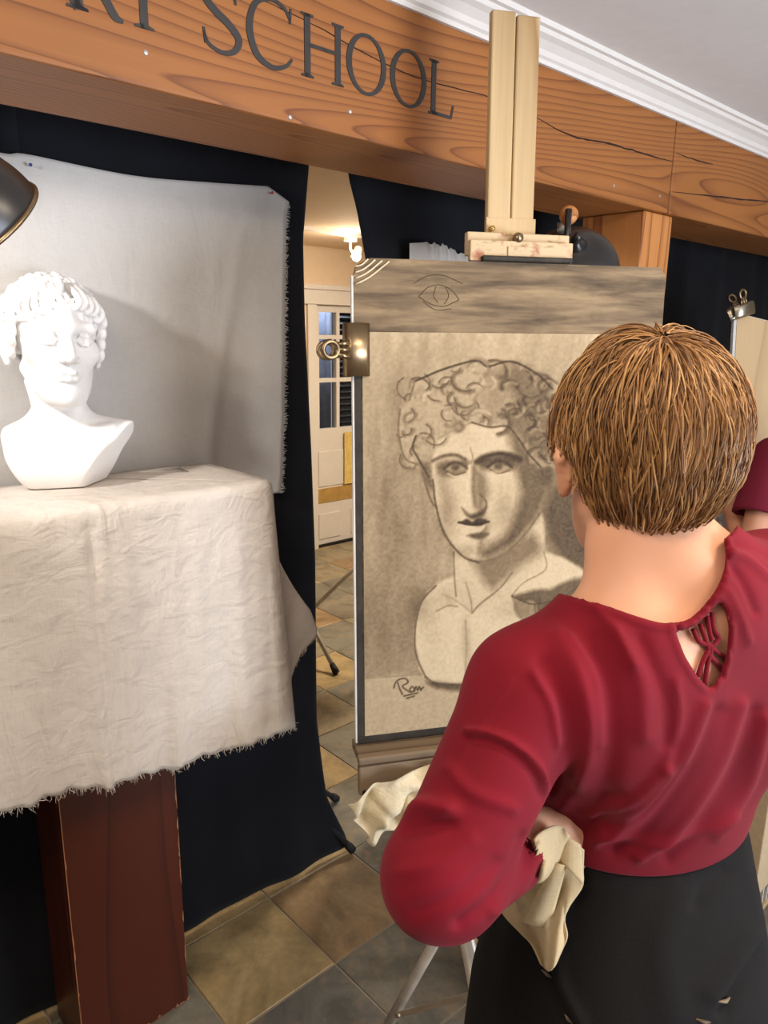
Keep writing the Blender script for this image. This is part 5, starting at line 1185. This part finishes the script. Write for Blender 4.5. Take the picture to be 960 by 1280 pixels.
# --- hair: many fine locks falling from the crown
def hair_mesh():
    r = np.random.default_rng(17); HA = np.array([0.0865, 0.104, 0.100]); o0 = np.array([0, 0.018, 0.022])
    crown = np.array([0.05, 0.42, 0.90]); crown /= np.linalg.norm(crown)
    Vs, Fs, Cs = [], [], []; nseg, ns = 9, 4; base = 0; made = 0; tries = 0
    while made < 10500 and tries < 80000:
        tries += 1
        v = r.normal(size=3); v /= np.linalg.norm(v)
        if v[1] < -0.25 and v[2] < 0.35: continue                         # face
        low = -0.80 if v[1] > 0.25 else -0.12 - 0.9 * max(0, v[1])
        if v[2] < low: continue
        ear = abs(v[0]) > 0.7 and -0.40 < v[1] < 0.30 and v[2] < -0.10
        if ear: continue
        L_ = r.uniform(0.055, 0.105); lift = r.uniform(0.0, 0.008) if r.random() < 0.85 else r.uniform(0.004, 0.013); pts = []; d = v.copy(); step = L_ / nseg; side = r.normal() * 0.16; curlp = r.uniform(0, 6.28); tone = r.random()
        stop = False
        for k in range(nseg + 1):
            t_ = k / nseg; rad = 1.0 + lift / 0.095 * math.sin(math.pi * min(1, t_ * 0.9 + 0.05)) + 0.010
            pts.append(o0 + d * HA * rad)
            away = d - crown; away -= d * (away @ d); away /= np.linalg.norm(away) + 1e-6
            dn = np.array([0.0, 0.0, -1.0]); dn -= d * (dn @ d); dn /= np.linalg.norm(dn) + 1e-6
            mixg = min(1, max(0.15, np.linalg.norm(d - crown) * 0.9)); flow = away * (1 - mixg) + dn * mixg; sidev = np.cross(d, flow); flow = flow + sidev * (side + 0.10 * math.sin(curlp + t_ * 5)); flow /= np.linalg.norm(flow)
            lim = -0.86 if d[1] > 0.30 else (-0.12 if d[1] > -0.3 else 0.30)
            if d[2] < lim + 0.10 * r.random(): 
                d = d + flow * step * 0.15 / 0.095
            else: d = d + flow * step / 0.095
            d /= np.linalg.norm(d)
        q = np.array(pts); q = (HRm @ q.T).T * 0.90 + HC
        w0 = r.uniform(0.00045, 0.0011)
        for k in range(nseg + 1):
            t_ = k / nseg; tg = q[min(k + 1, nseg)] - q[max(k - 1, 0)]; tg /= np.linalg.norm(tg) + 1e-9; nr = q[k] - HC; nr -= tg * (nr @ tg); nr /= np.linalg.norm(nr) + 1e-9; sd = np.cross(tg, nr); ww = w0 * (0.6 + 0.6 * math.sin(math.pi * min(1, t_ + 0.15))) * (1 - 0.85 * t_ ** 3)
            Vs += [q[k] + sd * ww, q[k] + nr * ww * 0.7, q[k] - sd * ww, q[k] - nr * ww * 0.7]; Cs += [tone] * 4
        for k in range(nseg):
            for j in range(ns): Fs.append((base + k * ns + j, base + k * ns + (j + 1) % ns, base + (k + 1) * ns + (j + 1) % ns, base + (k + 1) * ns + j))
        base += (nseg + 1) * ns; made += 1
    me = fast_mesh('hair_locks', np.array(Vs), np.array(Fs)); a = me.attributes.new('tone', 'FLOAT', 'POINT'); a.data.foreach_set('value', np.array(Cs, np.float32)); return me
def hair_cap():
    S = SDF(tuple(HC - 0.16), tuple(HC + 0.16), 0.0035); S.ell(HC + HRm @ np.array([0, 0.018, 0.022]) * 0.90, np.array([0.085, 0.1015, 0.098]) * 0.90, HRm, 0.005)
    S.halfspace(HC + HRm @ np.array([0, -0.070, 0.042]), HRm @ np.array([0, -0.8, -0.6]), 0.01); S.halfspace(HC + HRm @ np.array([0, 0.03, -0.062]), HRm @ np.array([0, -0.40, -0.91]), 0.01)
    for sx in (-1, 1): S.ell(HC + HRm @ np.array([sx * 0.074, -0.006, -0.026]), (0.022, 0.034, 0.042), HRm, 0.006, 'sub')
    return S.mesh('hair_cap')
def hair_mat(name, cols):
    t = NT(name); at_ = t.n('ShaderNodeAttribute'); at_.attribute_name = 'tone'; t.base(t.ramp(at_.outputs['Fac'], cols)); return t.done(0.45, 0, 0.3)
M['hair'] = hair_mat('light_brown_hair', [(0.0, srgb(98, 66, 40)), (0.35, srgb(134, 94, 56)), (0.75, srgb(166, 120, 72)), (1.0, srgb(196, 152, 98))])
hcap = obj('hair', sp(hair_cap()), plain('hair_under', srgb(104, 70, 42), 0.6), student, True)
hl = obj('hair_locks', sp(hair_mesh()), M['hair'], hcap, True); hl['kind'] = 'stuff'

# --- chamois cloth held at the hip
CL = [[(655, 1062), (676, 1040), (700, 1032), (716, 1050), (730, 1062)], [(640, 1095), (664, 1078), (694, 1068), (712, 1072), (729, 1088)], [(622, 1128), (652, 1112), (684, 1104), (706, 1106), (728, 1108)], [(630, 1145), (654, 1138), (682, 1136), (704, 1136), (712, 1132)], [(650, 1166), (666, 1162), (684, 1166), (700, 1162), (706, 1150)], [(664, 1180), (674, 1185), (686, 1192), (700, 1186), (709, 1170)], [(676, 1205), (681, 1210), (687, 1214), (694, 1206), (700, 1192)]]
CL = np.array(CL, float); r_ = np.random.default_rng(31)
bpy.context.view_layer.update()
nu, nv = 33, 43; G = np.zeros((nv, nu, 2)); tmp = np.array([catmull(row, 8) for row in CL]); cols = np.stack([catmull(tmp[:, j], 7) for j in range(tmp.shape[1])], 1); nv, nu = cols.shape[:2]
W3 = np.zeros((nv, nu, 3))
for i in range(nv):
    for j in range(nu):
        px, py = cols[i, j]; ds = []
        for ob in (skirt, bodyo, shirt):
            lc, nr = on_surface(ob, px, py)
            if lc is not None: ds.append((lc - (Vector(CAM) - Vector(tor(0, 0, 0)))).length / np.linalg.norm(ray(px, py)))
        ds = [d for d in ds if d > 0.66] or [0.74]
        W3[i, j] = (px, py, min(min(ds), 0.80))
dep = W3[..., 2].copy()
for _ in range(14):       # relax the hanging cloth
    p = np.pad(dep, 1, mode='edge'); sm = (p[:-2, 1:-1] + p[2:, 1:-1] + p[1:-1, :-2] + p[1:-1, 2:]) / 4; dep = np.minimum(sm, W3[..., 2])
u = np.linspace(0, 1, nu)[None, :]; v = np.linspace(0, 1, nv)[:, None]
dep = dep - 0.012 - 0.008 * (np.sin(u * 9 + v * 3) * 0.5 + 0.5) * np.clip(v * 3, 0, 1) - 0.006 * np.abs(np.sin(u * 5.5 - v * 2.2)) - 0.010 * np.exp(-((u - 0.62 + 0.25 * v) / 0.10) ** 2)
CP3 = np.array([[at(cols[i, j, 0], cols[i, j, 1], dep[i, j]) for j in range(nu)] for i in range(nv)])
M['chamois'] = cloth('chamois', srgb(206, 182, 142), 700, 0.9, 0.05, stain=(srgb(132, 112, 98), 16, 0.60))
tag(obj('chamois_cloth', MB().grid(CP3), M['chamois'], None, True, solid=0.0016), 'smudged tan chamois cloth held in the hand at the hip', 'cloth')

# ---------- second student at the right edge
q_yaw = math.radians(12); QR = np.array([math.cos(q_yaw), math.sin(q_yaw), 0]); QF = np.array([-math.sin(q_yaw), math.cos(q_yaw), 0]); QRm = np.stack([QR, QF, PZ], 1)
Q0 = np.array([1.30, 2.20, 0.0])
def qt(a, b, z): return Q0 + QR * a + QF * b + PZ * z
QHC = qt(0.0, 0.03, 1.475); QH = np.array(rotz(math.radians(5) + math.pi))
QSL = at(968, 572, 2.18); QEL = at(934, 700, 2.14); QWL = at(912, 622, 2.30)
QSR = qt(0.155, 0, 1.27); QER = qt(0.22, 0.02, 1.01); QWR = qt(0.19, 0.20, 0.92)
def q_torso(S, g=0.0):
    S.ell(qt(0, 0.01, 1.13), (0.135 + g, 0.098 + g, 0.17 + g), QRm, 0.05); S.ell(qt(0, 0.01, 0.98), (0.122 + g, 0.095 + g, 0.14 + g), QRm, 0.05)
    mid = qt(0, -0.01, 1.29); S.cap(QSL, mid, 0.045 + g, 0.055 + g, 0.04); S.cap(QSR, mid, 0.045 + g, 0.055 + g, 0.04)
S = SDF((0.96, 1.98, -0.01), (1.62, 2.56, 1.63), 0.006)
q_torso(S); S.ell(qt(0, 0.0, 0.86), (0.135, 0.10, 0.12), QRm, 0.05)
S.cap(qt(0, -0.01, 1.30), QHC + np.array([0, 0, -0.06]), 0.052, 0.048, 0.03); head_sdf(S, QHC, QH, 0.95)
S.chain([QSL, QEL, QWL], [0.042, 0.036, 0.024], 0.012); S.chain([QSR, QER, QWR], [0.042, 0.036, 0.024], 0.012)
hand_sdf(S, QWL, at(909, 574, 2.36) - QWL, QF, QR, 0.9, (0.3, 0.35, 0.4, 0.5), 0.5); hand_sdf(S, QWR, QF, -PZ, -QR, 0.9, (0.4, 0.5, 0.6, 0.6), 0.4)
for sg in (-1, 1):
    S.chain([qt(sg * 0.075, 0, 0.82), qt(sg * 0.08, 0.015, 0.45), qt(sg * 0.085, 0.0, 0.08)], [0.075, 0.052, 0.036], 0.02); S.chain([qt(sg * 0.085, -0.03, 0.05), qt(sg * 0.09, 0.10, 0.035), qt(sg * 0.09, 0.16, 0.025)], [0.038, 0.034, 0.022], 0.02)
S.halfspace((0, 0, 0.004), (0, 0, -1), 0.002)
other = thing('person', 'person in maroon short sleeved shirt at the right edge, reaching to a second board', 'person', tuple(Q0))
def sq(me):
    n = len(me.vertices); co = np.zeros(n * 3, np.float32); me.vertices.foreach_get('co', co); co = co.reshape(-1, 3) - np.array(Q0, np.float32); me.vertices.foreach_set('co', co.ravel()); me.update(); return me
obj('body', sq(S.mesh('body')), M['skin_b'], other, True)
S = SDF((1.0, 1.98, 0.78), (1.62, 2.50, 1.38), 0.005); q_torso(S, 0.009)
slv = QSL + (QEL - QSL) * 0.58; S.cap(QSL, slv, 0.060, 0.075, 0.02); slr = QSR + (QER - QSR) * 0.58; S.cap(QSR, slr, 0.060, 0.073, 0.02)
ud = (QEL - QSL) / np.linalg.norm(QEL - QSL); X, Y, Z = np.meshgrid(*S.ax, indexing='ij')
for so, ss, ee in ((slv, QSL, QEL), (slr, QSR, QER)):
    ud = (ee - ss) / np.linalg.norm(ee - ss); al = (X - so[0]) * ud[0] + (Y - so[1]) * ud[1] + (Z - so[2]) * ud[2]
    ra = np.sqrt(np.maximum((X - so[0]) ** 2 + (Y - so[1]) ** 2 + (Z - so[2]) ** 2 - al ** 2, 0)); near = ra < 0.095
    S.D = np.where(near, np.maximum(S.D, al), S.D); S.D = np.where(near & (al > -0.025), np.maximum(S.D, np.maximum(-0.05, np.minimum(0.060 - ra, al + 0.022))), S.D)
S.halfspace(qt(0, 0, 0.83), (0, 0, -1)); S.ell(qt(0, 0.0, 1.37), (0.066, 0.066, 0.05), QRm, 0.004, 'sub')
tee = obj('shirt', sq(S.mesh('shirt')), M['maroon'], other, True)
S = SDF((1.0, 1.98, 0.02), (1.62, 2.50, 0.95), 0.006); S.ell(qt(0, 0.0, 0.85), (0.145, 0.112, 0.10), QRm, 0.04)
for sg in (-1, 1): S.chain([qt(sg * 0.075, 0, 0.82), qt(sg * 0.08, 0.015, 0.45), qt(sg * 0.085, 0.0, 0.06)], [0.088, 0.066, 0.056], 0.02)
S.halfspace((0, 0, 0.05), (0, 0, -1)); S.halfspace((0, 0, 0.88), (0, 0, 1)); obj('trousers', sq(S.mesh('trousers')), M['jeans'], other, True)
S = SDF(tuple(QHC - 0.17), tuple(QHC + 0.17), 0.005); S.ell(QHC + QH @ np.array([0, 0.02, 0.022]), np.array([0.085, 0.10, 0.095]), QH, 0.005); S.halfspace(QHC + QH @ np.array([0, -0.07, 0.04]), QH @ np.array([0, -0.8, -0.6]), 0.01); S.cap(QHC + QH @ np.array([0, 0.06, 0]), QHC + QH @ np.array([0, 0.075, -0.16]), 0.055, 0.035, 0.03)
obj('hair', sq(S.mesh('hair', lambda V, n: 0.002 * np.sin(V[:, 0] * 420 + np.sin(V[:, 2] * 40)))), plain('dark_brown_hair', srgb(62, 42, 32), 0.5), other, True)

# second easel, board and clip
p_tl, p_bl = at(918, 390, 2.62), at(908, 590, 2.57)
e2u = p_tl - p_bl; e2u /= np.linalg.norm(e2u); e2x = np.array([0.94, 0.34, 0.0]); e2x -= e2u * (e2x @ e2u); e2x /= np.linalg.norm(e2x); e2b = np.cross(e2u, e2x)
H2 = 0.86; bl2 = p_tl - e2u * H2; EM2 = frame(bl2, e2x, e2b, e2u)
board2 = thing('drawing_board', 'second drawing board with blank tan sheet at the right edge', 'drawing board', M=EM2)
obj('panel', MB().box((0, 0, 0), (0.56, 0.012, H2)), M['board_edge'], board2, bevel=0.001)
obj('paper', MB().box((0.012, -0.002, 0.01), (0.555, -0.0004, H2 - 0.003)), wood('tan_sheet', srgb(222, 196, 156), srgb(206, 178, 138), 2, 6, 0.2, 0.85), board2)
easel2 = thing('studio_easel', 'second easel under the blank tan board, mostly hidden behind the students', 'easel', M=EM2)
z2 = -bl2[2] / e2u[2] + 0.003
obj('mast', MB().box((0.24, 0.02, z2 + 0.05), (0.32, 0.05, 1.05)), M['pine'], easel2, bevel=0.003)
obj('tray', MB().box((-0.02, -0.06, -0.05), (0.58, 0.045, -0.003)), M['tray'], easel2, bevel=0.003)
for x_ in (0.06, 0.46): obj('foot_beam', MB().box((x_, -0.05, z2), (x_ + 0.05, 0.40, z2 + 0.05)), M['pine'], easel2, bevel=0.003)
obj('cross_bar', MB().box((0.11, 0.0, z2 + 0.051), (0.46, 0.05, z2 + 0.095)), M['pine'], easel2, bevel=0.003)
obj('cross_bar', MB().box((0.085, 0.03, z2 + 0.05), (0.11, 0.05, -0.051)), M['pine'], easel2, bevel=0.003)
cxv = e2x * 0.80 + e2u * 0.52; cxv /= np.linalg.norm(cxv); cyv = e2b; czv = np.cross(cxv, cyv)
# handles stick up to the left from the top corner
hx = e2x * 0.42 - e2u * 0.90; hx /= np.linalg.norm(hx); hz = np.cross(hx, e2b)
ck2 = bulldog('bulldog_clip', frame(at(927, 388, 2.60), hx, e2b, hz), 1.5, 'steel bulldog clip on the top corner of the blank tan sheet', M['steel'])
for c_ in ck2.children:
    if c_.name.startswith('jaw'): md = c_.modifiers.new('s', 'SOLIDIFY'); md.thickness = 0.0016; md.offset = 0
# things hanging by the second easel: white pad, ring clips, grey rag
padM = frame(at(846, 642, 2.72), e2x, e2b, e2u)
pad = thing('paper_pad', 'white paper pad beyond the student\'s neck', 'paper pad', M=padM)
obj('sheets', MB().box((0, 0, 0), (0.145, 0.012, 0.19)), M['white_paint'], pad, bevel=0.001); obj('backing', MB().box((-0.002, 0.0125, -0.002), (0.147, 0.016, 0.192)), M['smudge'], pad)
pst = obj('support', MB().box((0.03, 0.017, -at(846, 642, 2.72)[2] + 0.01), (0.06, 0.05, 0.10)), M['rubber'], pad)
for px_, w__ in ((882, 'left'), (890, 'right')):
    p = at(px_, 648, 2.69); o = thing('ring_clip', 'small steel ring clip under the white pad, %s of the pair' % w__, 'clip', M=axis_frame(p, -_f), group='ring clips under the pad')
    obj('ring', MB().tube([(0.0085 * math.cos(a), 0.0085 * math.sin(a), 0) for a in np.linspace(0, 2 * math.pi, 25)], 0.0024, 8, False), M['steel'], o, True)
    obj('stem', MB().tube([(0, 0.0085, 0), (0, 0.022, 0)], 0.002, 8), M['steel'], o, True)
nu, nv = 14, 20; G = np.zeros((nv, nu, 3))
for i in range(nv):
    for j in range(nu):
        u, v = j / (nu - 1), i / (nv - 1); xl = np.interp(v, [0, 0.15, 0.5, 1], [893, 888, 889, 894]); xr = np.interp(v, [0, 0.2, 0.5, 1], [897, 902, 906, 911])
        G[i, j] = at(xl + (xr - xl) * u, 610 + 51 * v, 2.50 - 0.02 * math.sin(u * 3.1) - 0.008 * math.sin(u * 9 + v * 4))
drape(G, 'grey_rag', cloth('grey_rag_cloth', srgb(196, 192, 186), 700, 0.9, 0.1, stain=(srgb(120, 116, 112), 30, 0.56)), 'grey smudged rag hanging beside the second student\'s elbow', 'rag', 0.002)
hk = obj('rag_hook', MB().tube([at(896, 612, 2.50), at(905, 640, 2.535), at(908, 668, 2.55)], 0.004, 8), M['steel'], bpy.data.objects['grey_rag'], True)
obj('metal_ferrule', MB().tube([at(903, 660, 2.50), at(905, 668, 2.50)], 0.017, 12), M['steel'], bpy.data.objects['grey_rag'], True)

# low box at the right by the skirt
bx = thing('low_wood_box', 'pale plywood box with dark slatted base at the lower right edge', 'box', onz(938, 1158) * np.array([1, 1, 0]), BROT)
obj('body', MB().box((0, 0, 0.085), (0.26, 0.2, 0.50)), plain('plywood', srgb(200, 176, 142), 0.7, var=0.08, scale=60), bx, bevel=0.003)
obj('skirting', MB().box((0, 0, 0.0), (0.26, 0.2, 0.018)), M['pine'], bx, bevel=0.002)
obj('dark_slot_fill', MB().box((0.01, 0.03, 0.0185), (0.25, 0.19, 0.0845)), M['rubber'], bx)  # black block stands in for the shade inside the open slot
for i in range(8): obj('slat', MB().box((0.012 + i * 0.033, 0.004, 0.0185), (0.018 + i * 0.033, 0.024, 0.0845)), M['white_paint'], bx)

# the other still life, glimpsed round the board: torn white sheet and a cream cloth edge
wp = np.array([[on_n(512 + 100 * u, np.interp(u, [0, 0.2, 0.45, 0.62, 1], [304, 303, 307, 317, 322]) + (1.6 * math.sin(u * 55) + 1.6 * math.sin(u * 131 + 1)) * (u > 0.2) + 330 * v, 1.575) for u in np.linspace(0, 1, 40)] for v in np.linspace(0, 1, 12)])
tag(obj('white_backdrop', MB().grid(wp), M['linen'], None, True, solid=0.0015), 'white sheet with torn top edge on the curtain behind the drawing board', 'backdrop cloth')
nu, nv = 16, 26; G = np.zeros((nv, nu, 3)); c0 = onz(475, 880)
for i in range(nv):
    v = i / (nv - 1); z = 0.80 - 0.34 * v
    for j in range(nu):
        a = math.pi * (0.75 + 0.9 * j / (nu - 1)); rr_ = 0.045 + 0.055 * math.sin(v * 2.6 + 0.2) ** 1.2 + 0.006 * math.sin(a * 7); G[i, j] = (c0[0] + 0.08 + rr_ * math.cos(a), c0[1] + 0.25 + rr_ * math.sin(a), z)
st2 = thing('side_table', 'small cloth covered stand behind the drawing board', 'table', (c0[0] + 0.08, c0[1] + 0.25, 0))
obj('top', MB().lathe([(0, 0.80), (0.05, 0.80), (0.05, 0.78), (0, 0.78)], 24), M['mahogany'], st2); obj('column', MB().lathe([(0.02, 0.78), (0.02, 0.03), (0.10, 0.02), (0.10, 0.0), (0, 0)], 20), M['mahogany'], st2, True)
c2 = tag(obj('cream_cover', MB().grid(G), M['muslin'], None, True, solid=0.0015), 'fringed cream cloth edge peeping out left of the drawing board', 'cloth'); fringe(G[-1], (0, 0, -1), 0.02, 80, M['muslin'], c2, 41, 0.0012); fringe(G[:, 0], (-1, -0.2, 0), 0.02, 90, M['muslin'], c2, 42, 0.0012)

# folded-over corner and inner fold of the chamois
ch = bpy.data.objects['chamois_cloth']; cd0 = float(dep.min())
def flap(quad, d0, d1, bulge):
    q = np.array(quad, float); P = np.zeros((9, 9, 3))
    for i in range(9):
        for j in range(9):
            u_, v_ = j / 8, i / 8; p = (q[0] * (1 - u_) + q[1] * u_) * (1 - v_) + (q[3] * (1 - u_) + q[2] * u_) * v_
            P[i, j] = at(p[0], p[1], d0 + (d1 - d0) * v_ - bulge * math.sin(math.pi * u_) * (0.4 + 0.6 * v_))
    return obj('fold', MB().grid(P), M['chamois'], ch, True, solid=0.0014)
def near_depth(px, py):
    k_ = np.argmin((cols[..., 0] - px) ** 2 + (cols[..., 1] - py) ** 2); return float(dep.ravel()[k_])
flap([(702, 1040), (726, 1056), (729, 1106), (696, 1072)], near_depth(712, 1056) - 0.006, near_depth(716, 1095) - 0.012, 0.006)
flap([(690, 1078), (708, 1082), (686, 1162), (652, 1152)], near_depth(698, 1082) - 0.006, near_depth(670, 1155) - 0.012, 0.007)
